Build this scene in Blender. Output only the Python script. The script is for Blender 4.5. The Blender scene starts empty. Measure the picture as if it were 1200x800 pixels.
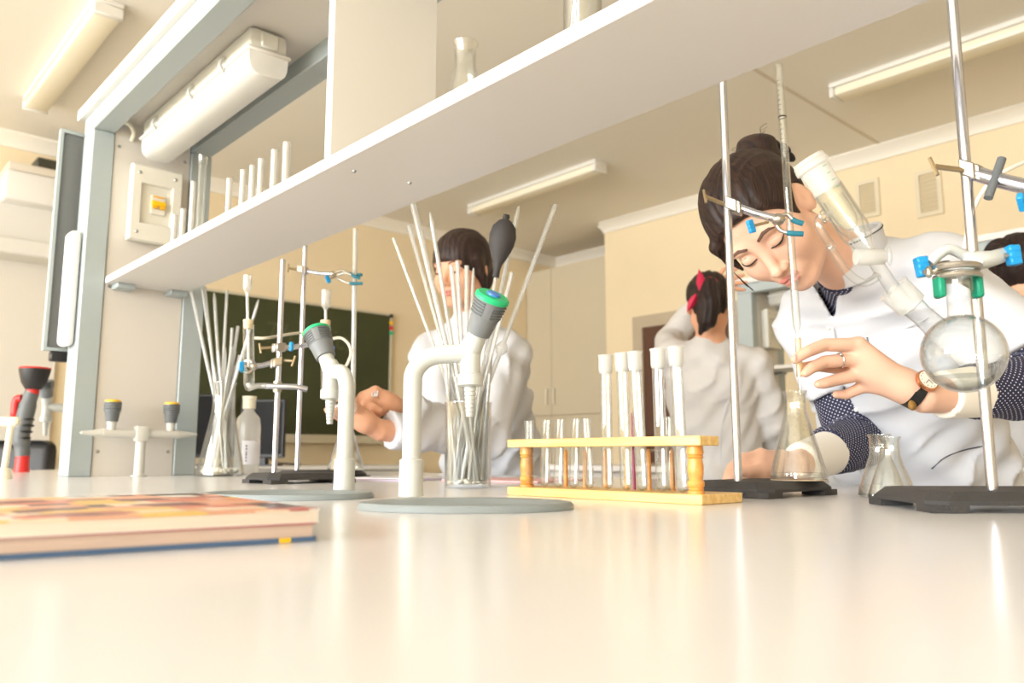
import bpy, bmesh, math, random
import numpy as np
from mathutils import Vector, Matrix
random.seed(7)
rng = np.random.default_rng(7)
S = bpy.context.scene
COL = S.collection

# ------------------------------------------------------------------ camera
# World: X = across the bench, Y = along the bench, Z = up, floor at 0, bench top at BT.
BT = 0.90
FPX = 940.0
PITCH = math.atan(133 / FPX)
HC = 0.06                                # lens height over the bench top (camera sits on the bench)
_n = math.hypot(865, 949)
UA, UB = -865 / _n, 949 / _n             # camera-right / camera-forward parts of the along-bench axis
VA, VB = 949 / _n, 865 / _n              # the same for the across-bench axis
cd = bpy.data.cameras.new('camera')
cam = bpy.data.objects.new('camera', cd)
COL.objects.link(cam)
S.camera = cam
cam.location = (0, 0, BT + HC)
cam.rotation_euler = (math.pi / 2 + PITCH, 0, -math.atan2(VB, UB))
cd.sensor_width = 36
cd.lens = FPX / 1200 * 36
cd.clip_start = 0.01
cd.dof.use_dof = True
cd.dof.focus_distance = 1.12
cd.dof.aperture_fstop = 6.0

# ------------------------------------------------------------------ world, daylight, exposure
wd = bpy.data.worlds.new('world')
S.world = wd
wd.use_nodes = True
bg = wd.node_tree.nodes['Background']
bg.inputs[0].default_value = (0.93, 0.96, 1.0, 1)
bg.inputs[1].default_value = 1.0
WIN = [(-2.75, -0.35), (0.05, 2.45), (2.85, 5.25)]     # window openings along the bench direction
WZ0, WZ1 = 0.80, 2.95
XW = -7.0
for y0, y1 in WIN:
    ld = bpy.data.lights.new('window_daylight', 'AREA')
    ld.shape = 'RECTANGLE'
    ld.size = y1 - y0 - 0.1
    ld.size_y = WZ1 - WZ0 - 0.1
    ld.energy = 400
    ld.color = (0.905, 0.955, 1.0)
    lo = bpy.data.objects.new('window_daylight', ld)
    COL.objects.link(lo)
    lo.location = (XW + 0.01, (y0 + y1) / 2, (WZ0 + WZ1) / 2)
    lo.rotation_euler = (0, -math.pi / 2, 0)
S.view_settings.view_transform = 'Standard'
S.view_settings.look = 'None'
S.view_settings.gamma = 1.0
S.view_settings.use_curve_mapping = False
S.view_settings.exposure = -0.16
cy = S.cycles
cy.max_bounces = 14
cy.diffuse_bounces = 6
cy.glossy_bounces = 5
cy.transmission_bounces = 8
cy.transparent_max_bounces = 96
cy.caustics_reflective = False
cy.caustics_refractive = False
cy.use_denoising = True
cy.sample_clamp_indirect = 6.0

# ------------------------------------------------------------------ coordinates
def W(x, y, z):                          # camera-ground metres (right, forward, above bench) -> world
    return (x * VA + y * VB, x * UA + y * UB, z + BT)
def ray(px, py):
    x = (px - 600) / FPX; y = (400 - py) / FPX
    return (x, math.cos(PITCH) - y * math.sin(PITCH), math.sin(PITCH) + y * math.cos(PITCH))
def q(px, py, Y):                        # point in camera-ground metres at forward distance Y
    d = ray(px, py); t = Y / d[1]
    return np.array((d[0] * t, Y, HC + d[2] * t))
def at(px, py, Y): return W(*q(px, py, Y))
def G(px, py, z=0.0):                    # point on a level plane z above the bench
    d = ray(px, py); t = (z - HC) / d[2]
    return W(d[0] * t, d[1] * t, z)
def on_y(px, py, a):
    d = W(*ray(px, py)); t = a / d[1]
    return (d[0] * t, a, BT + HC + (d[2] - BT) * t)
def on_x(px, py, b):
    d = W(*ray(px, py)); t = b / d[0]
    return (b, d[1] * t, BT + HC + (d[2] - BT) * t)

# ------------------------------------------------------------------ materials
MATS = {}
def rgb(r, g, b):
    f = lambda c: ((c / 255 + 0.055) / 1.055) ** 2.4 if c > 10 else c / 255 / 12.92
    return (f(r), f(g), f(b), 1)
def mat(name, col, rough=0.5, metal=0.0, var=0.0, vscale=8.0, bump=0.0, bscale=60.0, spec=0.5, coat=0.0, stretch=None, sub=0.0):
    m = bpy.data.materials.new(name); m.use_nodes = True
    nt = m.node_tree; b = nt.nodes['Principled BSDF']
    b.inputs['Base Color'].default_value = col
    b.inputs['Roughness'].default_value = rough
    b.inputs['Metallic'].default_value = metal
    b.inputs['Specular IOR Level'].default_value = spec
    b.inputs['Coat Weight'].default_value = coat
    if sub:
        b.inputs['Subsurface Weight'].default_value = sub
        b.inputs['Subsurface Radius'].default_value = (0.012, 0.005, 0.003)
        b.inputs['Subsurface Scale'].default_value = 1.0
    if var or bump:
        tc = nt.nodes.new('ShaderNodeTexCoord'); mp = nt.nodes.new('ShaderNodeMapping')
        nt.links.new(tc.outputs['Object'], mp.inputs[0])
        if stretch: mp.inputs['Scale'].default_value = stretch
    if var:
        nz = nt.nodes.new('ShaderNodeTexNoise'); nz.inputs['Scale'].default_value = vscale; nz.inputs['Detail'].default_value = 4
        nt.links.new(mp.outputs[0], nz.inputs['Vector'])
        mr = nt.nodes.new('ShaderNodeMapRange')
        mr.inputs[1].default_value = 0.3; mr.inputs[2].default_value = 0.7
        mr.inputs[3].default_value = 1 - var; mr.inputs[4].default_value = 1 + var * 0.5
        nt.links.new(nz.outputs[0], mr.inputs[0])
        mx = nt.nodes.new('ShaderNodeMix'); mx.data_type = 'RGBA'; mx.blend_type = 'MULTIPLY'; mx.inputs[0].default_value = 1
        mx.inputs[6].default_value = col
        nt.links.new(mr.outputs[0], mx.inputs[7])
        nt.links.new(mx.outputs[2], b.inputs['Base Color'])
    if bump:
        n2 = nt.nodes.new('ShaderNodeTexNoise'); n2.inputs['Scale'].default_value = bscale; n2.inputs['Detail'].default_value = 3
        nt.links.new(mp.outputs[0], n2.inputs['Vector'])
        bp = nt.nodes.new('ShaderNodeBump'); bp.inputs['Strength'].default_value = bump; bp.inputs['Distance'].default_value = 0.01
        nt.links.new(n2.outputs[0], bp.inputs['Height']); nt.links.new(bp.outputs[0], b.inputs['Normal'])
    MATS[name] = m
    return m
def glass_mat(name, tint=(0.97, 0.98, 0.975), base=0.07, edge=0.75, power=2.6, haze=0.0, dark=0.72, rough=0.03):
    m = bpy.data.materials.new(name); m.use_nodes = True
    nt = m.node_tree; N = nt.nodes; L = nt.links
    for n in list(N): N.remove(n)
    out = N.new('ShaderNodeOutputMaterial'); mix = N.new('ShaderNodeMixShader')
    tr = N.new('ShaderNodeBsdfTransparent'); gl = N.new('ShaderNodeBsdfGlossy')
    lw = N.new('ShaderNodeLayerWeight'); lw.inputs[0].default_value = 0.5
    pw = N.new('ShaderNodeMath'); pw.operation = 'POWER'; pw.inputs[1].default_value = power
    L.new(lw.outputs['Facing'], pw.inputs[0])
    mr = N.new('ShaderNodeMapRange'); mr.inputs[3].default_value = base; mr.inputs[4].default_value = edge
    L.new(pw.outputs[0], mr.inputs[0]); L.new(mr.outputs[0], mix.inputs[0])
    mc = N.new('ShaderNodeMix'); mc.data_type = 'RGBA'
    mc.inputs[6].default_value = (*tint, 1); mc.inputs[7].default_value = (tint[0] * dark, tint[1] * dark, tint[2] * dark, 1)
    L.new(pw.outputs[0], mc.inputs[0]); L.new(mc.outputs[2], tr.inputs[0])
    gl.inputs['Color'].default_value = (1, 1, 1, 1); gl.inputs['Roughness'].default_value = rough
    L.new(tr.outputs[0], mix.inputs[1]); L.new(gl.outputs[0], mix.inputs[2])
    last = mix
    if haze:
        df = N.new('ShaderNodeBsdfDiffuse'); df.inputs[0].default_value = (0.92, 0.91, 0.88, 1)
        tl = N.new('ShaderNodeBsdfTranslucent'); tl.inputs[0].default_value = (0.92, 0.91, 0.88, 1)
        ad = N.new('ShaderNodeMixShader'); ad.inputs[0].default_value = 0.45
        L.new(df.outputs[0], ad.inputs[1]); L.new(tl.outputs[0], ad.inputs[2])
        m2 = N.new('ShaderNodeMixShader'); m2.inputs[0].default_value = haze
        L.new(mix.outputs[0], m2.inputs[1]); L.new(ad.outputs[0], m2.inputs[2]); last = m2
    L.new(last.outputs[0], out.inputs[0])
    MATS[name] = m
    return m
M = MATS
mat('bench_white', rgb(226, 225, 227), 0.20, var=0.015, vscale=3, spec=0.28)
mat('white_board', rgb(226, 224, 220), 0.35)
mat('shelf_white', rgb(222, 219, 216), 0.4)
mat('panel_grey', rgb(213, 208, 201), 0.45, var=0.02, vscale=2)
mat('steel_blue', rgb(168, 178, 180), 0.38, spec=0.5)
mat('steel_dark', rgb(118, 122, 124), 0.45)
mat('joint_dark', rgb(70, 60, 62), 0.7)
mat('wall_cream', rgb(234, 216, 182), 0.85, var=0.03, vscale=1.5, bump=0.03, bscale=120)
mat('ceiling_paint', rgb(234, 229, 219), 0.9, var=0.02, vscale=1.2)
mat('ceiling_joint', rgb(208, 198, 180), 0.9)
mat('cornice_white', rgb(236, 230, 218), 0.8)
mat('floor_lino', rgb(214, 208, 198), 0.45, var=0.08, vscale=5)
mat('lamp_white', rgb(222, 219, 212), 0.5)
mat('lamp_diffuser', rgb(236, 228, 206), 0.35, bump=0.1, bscale=30)
mat('window_frame', rgb(240, 240, 238), 0.4)
mat('chalkboard', rgb(62, 66, 34), 0.75, var=0.12, vscale=2.5)
mat('board_frame', rgb(206, 196, 172), 0.5)
mat('cabinet_beige', rgb(204, 192, 168), 0.5, var=0.02, vscale=2)
mat('cabinet_side', rgb(190, 172, 136), 0.55)
mat('handle_cream', rgb(232, 226, 208), 0.35)
mat('door_brown', rgb(92, 60, 44), 0.5)
mat('door_trim', rgb(186, 170, 146), 0.6)
mat('vent_frame', rgb(222, 210, 184), 0.6)
mat('vent_mesh', rgb(204, 188, 156), 0.7)
mat('appliance', rgb(216, 213, 206), 0.4)
mat('appliance_grey', rgb(206, 196, 180), 0.5)
mat('dark_object', rgb(60, 58, 44), 0.5)
mat('interactive_white', rgb(214, 208, 198), 0.5)
mat('tray_grey', rgb(196, 184, 160), 0.5)
mat('black_plastic', rgb(34, 33, 35), 0.45)
mat('screen_black', rgb(14, 13, 14), 0.5, spec=0.15)
mat('chrome', rgb(206, 209, 222), 0.18, metal=1.0)
mat('cast_metal', rgb(196, 190, 180), 0.32, metal=1.0, bump=0.05, bscale=200)
mat('brass_dull', rgb(190, 172, 140), 0.35, metal=1.0)
mat('iron_black', rgb(58, 56, 55), 0.6, bump=0.35, bscale=700, var=0.1, vscale=200)
mat('tap_cream', rgb(198, 201, 197), 0.32, spec=0.5)
mat('tap_grey', rgb(204, 203, 196), 0.4)
mat('knob_grey', rgb(98, 102, 104), 0.5)
mat('knob_grey_light', rgb(118, 122, 124), 0.5)
mat('plate_grey', rgb(138, 147, 150), 0.45)
mat('green_plastic', rgb(30, 186, 122), 0.4)
mat('blue_plastic', rgb(70, 128, 214), 0.4)
mat('knob_blue', rgb(24, 146, 206), 0.4)
mat('teal_rubber', rgb(38, 120, 138), 0.55)
mat('green_rubber', rgb(14, 142, 108), 0.5)
mat('yellow_plastic', rgb(250, 196, 20), 0.4)
mat('yellow_dark', rgb(240, 176, 20), 0.4)
mat('red_plastic', rgb(214, 46, 44), 0.4)
mat('rubber_black', rgb(62, 58, 57), 0.7, bump=0.05, bscale=300)
mat('box_plastic', rgb(224, 222, 212), 0.4)
mat('screw_steel', rgb(170, 172, 172), 0.3, metal=1.0)
mat('white_plastic', rgb(246, 242, 242), 0.35)
mat('cork', rgb(226, 206, 170), 0.7, var=0.1, vscale=80)
mat('pale_plastic', rgb(236, 228, 204), 0.45)
mat('paper_white', rgb(236, 234, 238), 0.7)
mat('paper_lilac', rgb(196, 184, 206), 0.7)
mat('paper_pink', rgb(226, 176, 176), 0.7)
mat('pages', rgb(206, 184, 170), 0.85, var=0.14, vscale=40, stretch=(0.4, 0.4, 30))
mat('pages_white', rgb(222, 214, 200), 0.85, var=0.1, vscale=40, stretch=(0.4, 0.4, 30))
mat('cover_blue', rgb(72, 100, 136), 0.5)
mat('hose_clear', rgb(232, 226, 204), 0.35)
mat('cable_dark', rgb(50, 44, 38), 0.6)
mat('white_tube', rgb(240, 234, 222), 0.45)
glass_mat('glass', base=0.06, edge=0.8, power=2.4, dark=0.62)
glass_mat('glass_rod', base=0.12, edge=0.45, power=1.9, haze=0.34, dark=0.45)  # white haze paints window reflections, dark edges paint refraction lines
glass_mat('glass_thin', base=0.04, edge=0.6, power=3.0, dark=0.7)
glass_mat('glass_frost', base=0.06, edge=0.5, haze=0.50, rough=0.25)
glass_mat('glass_frost_light', base=0.06, edge=0.5, haze=0.4, rough=0.2)
glass_mat('diffuser_clear', base=0.08, edge=0.6, haze=0.72, rough=0.15)
glass_mat('tube_amber', tint=(0.93, 0.80, 0.52), base=0.05, edge=0.4, haze=0.25)
glass_mat('liquid_clear', tint=(0.96, 0.97, 0.97), base=0.04, edge=0.5, haze=0.05)
glass_mat('pane', base=0.02, edge=0.3)

def wood_mat(name, c1, c2):
    m = mat(name, c1, 0.42, coat=0.15)
    nt = m.node_tree; N = nt.nodes; L = nt.links; b = N['Principled BSDF']
    tc = N.new('ShaderNodeTexCoord'); mp = N.new('ShaderNodeMapping'); mp.inputs['Scale'].default_value = (60, 4, 60)
    nz = N.new('ShaderNodeTexNoise'); nz.inputs['Scale'].default_value = 2.5; nz.inputs['Detail'].default_value = 6
    cr = N.new('ShaderNodeValToRGB'); cr.color_ramp.elements[0].position = 0.35; cr.color_ramp.elements[1].position = 0.68
    cr.color_ramp.elements[0].color = c2; cr.color_ramp.elements[1].color = c1
    L.new(tc.outputs['Object'], mp.inputs[0]); L.new(mp.outputs[0], nz.inputs['Vector']); L.new(nz.outputs[0], cr.inputs[0]); L.new(cr.outputs[0], b.inputs['Base Color'])
    return m
wood_mat('wood_pine', rgb(240, 206, 140), rgb(222, 180, 108))
wood_mat('wood_turned', rgb(232, 166, 84), rgb(214, 144, 66))

# ------------------------------------------------------------------ geometry builders
class Geo:
    def __init__(s): s.v = []; s.f = []
    def add(s, v, f):
        o = len(s.v); s.v += [tuple(map(float, p)) for p in v]; s.f += [tuple(i + o for i in t) for t in f]; return s
    def bm(s, b):
        b.verts.index_update(); s.add([v.co for v in b.verts], [[v.index for v in f.verts] for f in b.faces]); b.free(); return s
    def box(s, x0, x1, y0, y1, z0, z1, bev=0.0, seg=1, M4=None):
        b = bmesh.new(); bmesh.ops.create_cube(b, size=1)
        for v in b.verts: v.co = Vector(((x0 + x1) / 2 + v.co.x * (x1 - x0), (y0 + y1) / 2 + v.co.y * (y1 - y0), (z0 + z1) / 2 + v.co.z * (z1 - z0)))
        if bev: bmesh.ops.bevel(b, geom=b.edges[:], offset=bev, segments=seg, affect='EDGES', profile=0.5)
        if M4 is not None: bmesh.ops.transform(b, matrix=M4, verts=b.verts)
        return s.bm(b)
    def tube(s, pts, r, n=12, caps=True):
        P = [Vector(p) for p in pts]; rs = r if isinstance(r, (list, tuple)) else [r] * len(P)
        v = []; f = []; nrm = None
        for i, p in enumerate(P):
            t = (P[min(i + 1, len(P) - 1)] - P[max(i - 1, 0)]).normalized()
            if nrm is None:
                nrm = t.orthogonal().normalized()
            else:
                nrm = nrm - t * nrm.dot(t)
                nrm = nrm.normalized() if nrm.length > 1e-6 else t.orthogonal().normalized()
            bn = t.cross(nrm)
            for k in range(n):
                a = 2 * math.pi * k / n
                v.append(p + (nrm * math.cos(a) + bn * math.sin(a)) * rs[i])
        for i in range(len(P) - 1):
            for k in range(n):
                k2 = (k + 1) % n
                f.append((i * n + k, i * n + k2, (i + 1) * n + k2, (i + 1) * n + k))
        if caps:
            f.append(tuple(range(n))[::-1]); f.append(tuple((len(P) - 1) * n + k for k in range(n)))
        return s.add(v, f)
    def cyl(s, p0, p1, r0, r1=None, n=20): return s.tube([p0, p1], [r0, r0 if r1 is None else r1], n)
    def lathe(s, prof, c=(0, 0, 0), axis=(0, 0, 1), n=32, ref=None):
        ax = Vector(axis).normalized(); e1 = (Vector(ref) - ax * ax.dot(Vector(ref))).normalized() if ref else (Vector((1, 0, 0)) if abs(ax.z) > 0.99 else ax.orthogonal().normalized()); e2 = ax.cross(e1); c = Vector(c)
        v = []; f = []; rings = []
        for r, h in prof:
            if r < 1e-6: rings.append([len(v)]); v.append(c + ax * h)
            else:
                rings.append(list(range(len(v), len(v) + n)))
                for k in range(n):
                    a = 2 * math.pi * k / n
                    v.append(c + ax * h + (e1 * math.cos(a) + e2 * math.sin(a)) * r)
        for A, B in zip(rings, rings[1:]):
            for k in range(n):
                k2 = (k + 1) % n
                if len(A) == 1 and len(B) == 1: continue
                if len(A) == 1: f.append((A[0], B[k2], B[k]))
                elif len(B) == 1: f.append((A[k], A[k2], B[0]))
                else: f.append((A[k], A[k2], B[k2], B[k]))
        return s.add(v, f)
    def ell(s, c, r, n=20, m=12, axes=None):
        if not hasattr(r, '__len__'): r = (r, r, r)
        A = [Vector(a) for a in (axes or ((1, 0, 0), (0, 1, 0), (0, 0, 1)))]; c = Vector(c)
        v = []; f = []
        for i in range(m + 1):
            th = math.pi * i / m
            for k in range(n if 0 < i < m else 1):
                a = 2 * math.pi * k / n
                v.append(c + A[0] * (r[0] * math.sin(th) * math.cos(a)) + A[1] * (r[1] * math.sin(th) * math.sin(a)) + A[2] * (r[2] * math.cos(th)))
        idx = lambda i, k: 0 if i == 0 else (1 + (m - 1) * n if i == m else 1 + (i - 1) * n + k % n)
        for i in range(m):
            for k in range(n):
                q4 = [idx(i, k), idx(i + 1, k), idx(i + 1, k + 1), idx(i, k + 1)]
                q4 = list(dict.fromkeys(q4)); f.append(tuple(q4))
        return s.add(v, f)
    def prism(s, poly, z0, z1, M4=None, bev=0.0):
        b = bmesh.new()
        vs = [b.verts.new((p[0], p[1], z0)) for p in poly]
        fc = b.faces.new(vs)
        r = bmesh.ops.extrude_face_region(b, geom=[fc])
        for g in r['geom']:
            if isinstance(g, bmesh.types.BMVert): g.co.z = z1
        bmesh.ops.recalc_face_normals(b, faces=b.faces[:])
        if bev:
            eds = [e for e in b.edges if abs(e.verts[0].co.z - e.verts[1].co.z) < 1e-9]
            bmesh.ops.bevel(b, geom=eds, offset=bev, segments=2, affect='EDGES', profile=0.5)
        if M4 is not None: bmesh.ops.transform(b, matrix=M4, verts=b.verts)
        return s.bm(b)

def mesh_obj(name, geo, material, smooth=True, off=(0, 0, 0), angle=38):
    me = bpy.data.meshes.new(name)
    o = off
    me.from_pydata([(p[0] - o[0], p[1] - o[1], p[2] - o[2]) for p in geo.v], [], geo.f)
    me.materials.append(M[material] if isinstance(material, str) else material)
    if smooth:
        me.shade_smooth(); me.set_sharp_from_angle(angle=math.radians(angle))
    ob = bpy.data.objects.new(name, me); COL.objects.link(ob)
    return ob
def tag(o, label, cat, group=None, kind=None):
    if label: o['label'] = label
    if cat: o['category'] = cat
    if group: o['group'] = group
    if kind: o['kind'] = kind
    return o
class Thing:
    def __init__(s, name, label, cat, loc=(0, 0, 0), group=None, kind=None):
        s.loc = tuple(loc); s.o = bpy.data.objects.new(name, None); COL.objects.link(s.o)
        s.o.location = loc; s.o.empty_display_size = 0.05
        tag(s.o, label, cat, group, kind)
    def part(s, name, geo, material, parent=None, label=None, smooth=True, local=False, angle=38):
        ob = mesh_obj(name, geo, material, smooth, (0, 0, 0) if local else s.loc, angle)
        ob.parent = parent or s.o
        if label: ob['label'] = label
        return ob
def single(name, geo, material, label, cat, loc=None, group=None, smooth=True, kind=None, angle=38):
    if loc is None:
        a = np.array(geo.v); loc = (float(a[:, 0].mean()), float(a[:, 1].mean()), float(a[:, 2].min()))
    ob = mesh_obj(name, geo, material, smooth, loc, angle); ob.location = loc
    return tag(ob, label, cat, group, kind)
def struct(name, geo, material, parent=None, smooth=False):
    ob = mesh_obj(name, geo, material, smooth)
    if parent is not None: ob.parent = parent
    else: ob['kind'] = 'structure'
    return ob
def copy_tree(o, loc, label=None, group=None, rot=None):
    r = o.copy(); COL.objects.link(r); r.location = loc
    if rot is not None: r.rotation_euler = rot
    if label: r['label'] = label
    if group: r['group'] = group
    for ch in list(o.children):
        c = ch.copy(); COL.objects.link(c); c.parent = r
        for g in list(ch.children):
            d = g.copy(); COL.objects.link(d); d.parent = c
    return r
def bez(pts, n=8):                      # smooth path through points (Catmull-Rom)
    P = [Vector(p) for p in pts]; P = [P[0] * 2 - P[1]] + P + [P[-1] * 2 - P[-2]]; out = []
    for i in range(1, len(P) - 2):
        for k in range(n):
            t = k / n; a, b, c, d = P[i - 1:i + 3]
            out.append(0.5 * ((2 * b) + (c - a) * t + (2 * a - 5 * b + 4 * c - d) * t * t + (3 * b - a - 3 * c + d) * t ** 3))
    out.append(P[-2]); return out

# ------------------------------------------------------------------ the room
ZC = BT + 2.3
Y_FAR, X_R, X_ALC, Y_ALC, Y_NEAR = 6.37, 5.80, 6.50, 5.02, -3.2
fl = struct('floor', Geo().box(XW - 0.2, X_ALC + 0.2, Y_NEAR - 0.2, Y_FAR + 0.2, -0.1, 0), 'floor_lino')
ce = struct('ceiling', Geo().box(XW - 0.2, X_ALC + 0.2, Y_NEAR - 0.2, Y_FAR + 0.2, ZC, ZC + 0.15), 'ceiling_paint')
for yj in (-1.7, 2.32):
    struct('ceiling_joint', Geo().box(XW, X_R, yj - 0.012, yj + 0.012, ZC - 0.003, ZC + 0.01), 'ceiling_joint', ce)
struct('wall_far', Geo().box(XW - 0.2, X_ALC + 0.2, Y_FAR, Y_FAR + 0.2, 0, ZC), 'wall_cream')
struct('wall_right', Geo().box(X_R, X_R + 0.9, Y_NEAR, Y_ALC, 0, ZC), 'wall_cream')
struct('wall_alcove', Geo().box(X_ALC, X_ALC + 0.2, Y_ALC, Y_FAR, 0, ZC), 'wall_cream')
struct('wall_near', Geo().box(XW, X_R, Y_NEAR - 0.2, Y_NEAR, 0, ZC), 'wall_cream')
g = Geo().box(XW - 0.3, XW, Y_NEAR, Y_FAR, 0, WZ0).box(XW - 0.3, XW, Y_NEAR, Y_FAR, WZ1, ZC)
ys = [Y_NEAR] + [y for w in WIN for y in w] + [Y_FAR]
for y0, y1 in zip(ys[0::2], ys[1::2]): g.box(XW - 0.3, XW, y0, y1, WZ0, WZ1)
struct('wall_left', g, 'wall_cream')
for i, (y0, y1) in enumerate(WIN):
    g = Geo(); x0, x1 = XW - 0.17, XW - 0.11
    g.box(x0, x1, y0, y0 + 0.07, WZ0, WZ1).box(x0, x1, y1 - 0.07, y1, WZ0, WZ1).box(x0, x1, y0, y1, WZ0, WZ0 + 0.07).box(x0, x1, y0, y1, WZ1 - 0.07, WZ1)
    ym = (y0 + y1) / 2; g.box(x0, x1, ym - 0.04, ym + 0.04, WZ0, WZ1)
    wn = struct('window_%d' % (i + 1), g, 'window_frame')
    for a, b in ((y0 + 0.07, ym - 0.04), (ym + 0.04, y1 - 0.07)):
        struct('pane', Geo().box(XW - 0.145, XW - 0.139, a, b, WZ0 + 0.07, WZ1 - 0.07), 'pane', wn)
    struct('window_sill', Geo().box(XW - 0.11, XW + 0.12, y0 - 0.05, y1 + 0.05, WZ0 - 0.04, WZ0), 'window_frame', wn)
def cornice(name, p0, p1, inward):
    d = 0.085; k = Vector(inward)
    a, b = Vector(p0), Vector(p1)
    prof = [(0, 0), (d, 0), (d, -0.012), (d * 0.75, -0.03), (d * 0.4, -0.06), (0.02, -0.085), (0.02, -0.1), (0, -0.1)]
    v = [a + k * x + Vector((0, 0, z)) for x, z in prof] + [b + k * x + Vector((0, 0, z)) for x, z in prof]; n = len(prof)
    f = [(i, (i + 1) % n, n + (i + 1) % n, n + i) for i in range(n)] + [tuple(range(n))[::-1], tuple(range(n, 2 * n))]
    return struct(name, Geo().add(v, f), 'cornice_white', smooth=True)
cornice('trim_1', (XW, Y_FAR, ZC), (X_ALC, Y_FAR, ZC), (0, -1, 0))
cornice('trim_2', (X_R, Y_NEAR, ZC), (X_R, Y_ALC, ZC), (-1, 0, 0))
cornice('trim_3', (X_ALC, Y_ALC, ZC), (X_ALC, Y_FAR, ZC), (-1, 0, 0))
cornice('trim_4', (X_R, Y_ALC, ZC), (X_ALC, Y_ALC, ZC), (0, 1, 0))
cornice('trim_5', (XW, Y_NEAR, ZC), (XW, Y_FAR, ZC), (1, 0, 0))
struct('baseboard_far', Geo().box(XW, X_ALC, Y_FAR - 0.015, Y_FAR, 0, 0.09), 'cornice_white')
struct('baseboard_right', Geo().box(X_R - 0.015, X_R, Y_NEAR, Y_ALC, 0, 0.09), 'cornice_white')
# doorway on the right wall
dy1 = on_x(745, 450, X_R)[1]; dz = on_x(745, 372, X_R)[2]
g = Geo().box(X_R - 0.03, X_R + 0.02, dy1 - 0.11, dy1, 0, dz).box(X_R - 0.03, X_R + 0.02, dy1 - 1.2, dy1 - 1.09, 0, dz).box(X_R - 0.03, X_R + 0.02, dy1 - 1.09, dy1 - 0.11, dz - 0.11, dz)
dr = struct('door_1', g, 'door_trim')
struct('door_leaf', Geo().box(X_R - 0.012, X_R + 0.015, dy1 - 1.09, dy1 - 0.11, 0, dz - 0.11), 'door_brown', dr)
struct('door_handle', Geo().tube([(X_R - 0.012, dy1 - 0.2, 1.0), (X_R - 0.06, dy1 - 0.2, 1.0), (X_R - 0.06, dy1 - 0.32, 1.0)], 0.01), 'chrome', dr)
for px0, px1, py0, py1, lab in ((1003, 1033, 215, 252, 'pale wall vent grille nearer the corner, partly behind the woman\'s collar'), (1072, 1107, 203, 250, 'pale wall vent grille on cream wall, above the leaning woman\'s shoulder')):
    A = on_x(px0, py0, X_R); B = on_x(px1, py1, X_R)
    y0, y1 = sorted((A[1], B[1])); z0, z1 = sorted((A[2], B[2]))
    t = Thing('wall_vent', lab, 'vent', (X_R, (y0 + y1) / 2, z0), 'vents on the cream wall')
    g = Geo().box(X_R - 0.02, X_R, y0, y0 + 0.03, z0, z1).box(X_R - 0.02, X_R, y1 - 0.03, y1, z0, z1).box(X_R - 0.02, X_R, y0 + 0.03, y1 - 0.03, z0, z0 + 0.03).box(X_R - 0.02, X_R, y0 + 0.03, y1 - 0.03, z1 - 0.03, z1)
    t.part('frame', g, 'vent_frame', smooth=False)
    t.part('backing', Geo().box(X_R - 0.006, X_R, y0 + 0.03, y1 - 0.03, z0 + 0.03, z1 - 0.03), 'vent_mesh', smooth=False)
    n = 9
    for k in range(n):
        zz = z0 + 0.03 + (z1 - z0 - 0.06) * (k + 0.5) / n
        t.part('slat', Geo().box(X_R - 0.012, X_R - 0.005, y0 + 0.03, y1 - 0.03, zz - 0.008, zz + 0.008), 'vent_mesh', smooth=False)

# ------------------------------------------------------------------ ceiling lamps
def ceiling_lamp(x0, x1, y0, y1, label):
    t = Thing('ceiling_lamp', label, 'lamp', ((x0 + x1) / 2, (y0 + y1) / 2, ZC - 0.09), 'ceiling lamps')
    t.part('housing', Geo().box(x0, x1, y0, y1, ZC - 0.03, ZC, 0.004), 'lamp_white')
    t.part('diffuser', Geo().box(x0 + 0.006, x1 - 0.006, y0 + 0.03, y1 - 0.03, ZC - 0.085, ZC - 0.03, 0.014, 2), 'lamp_diffuser')
    for a, b in ((y0, y0 + 0.03), (y1 - 0.03, y1)):
        t.part('end_cap', Geo().box(x0, x1, a, b, ZC - 0.09, ZC - 0.03, 0.006), 'lamp_white')
ceiling_lamp(0.95, 1.09, 4.08, 5.62, 'long ceiling lamp in the top left corner above the upright')
ceiling_lamp(4.42, 4.56, 3.91, 5.45, 'long ceiling lamp in the middle of the ceiling, left of the leaning woman')
ceiling_lamp(4.54, 4.68, 0.58, 2.12, 'long ceiling lamp at the top right near the tall chrome rod')
g0 = on_y

# ------------------------------------------------------------------ far wall: chalkboard, cabinets, interactive board
bz1 = on_y(350, 356, Y_FAR)[2]; bz0 = on_y(400, 510, Y_FAR)[2]
bx1 = on_y(455, 400, Y_FAR)[0]; bx0 = on_y(170, 400, Y_FAR)[0]
t = Thing('chalkboard', 'dark green chalkboard with faint chalk writing on the far wall', 'chalkboard', ((bx0 + bx1) / 2, Y_FAR, bz0))
t.part('board', Geo().box(bx0, bx1, Y_FAR - 0.025, Y_FAR, bz0, bz1), 'chalkboard', smooth=False)
g = Geo().box(bx0 - 0.02, bx0, Y_FAR - 0.035, Y_FAR, bz0 - 0.02, bz1 + 0.02).box(bx1, bx1 + 0.02, Y_FAR - 0.035, Y_FAR, bz0 - 0.02, bz1 + 0.02).box(bx0, bx1, Y_FAR - 0.035, Y_FAR, bz1, bz1 + 0.02)
t.part('frame', g, 'board_frame', smooth=False)
t.part('chalk_tray', Geo().box(bx0, bx1 + 0.02, Y_FAR - 0.1, Y_FAR, bz0 - 0.07, bz0), 'board_frame', smooth=False)
cu = bpy.data.curves.new('chalk_writing', 'FONT'); cu.body = 'Th   dic,'; cu.size = 0.26; cu.shear = 0.35; cu.extrude = 0.0005
mat('chalk', rgb(82, 85, 54), 0.9)
cu.materials.append(M['chalk'])
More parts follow.
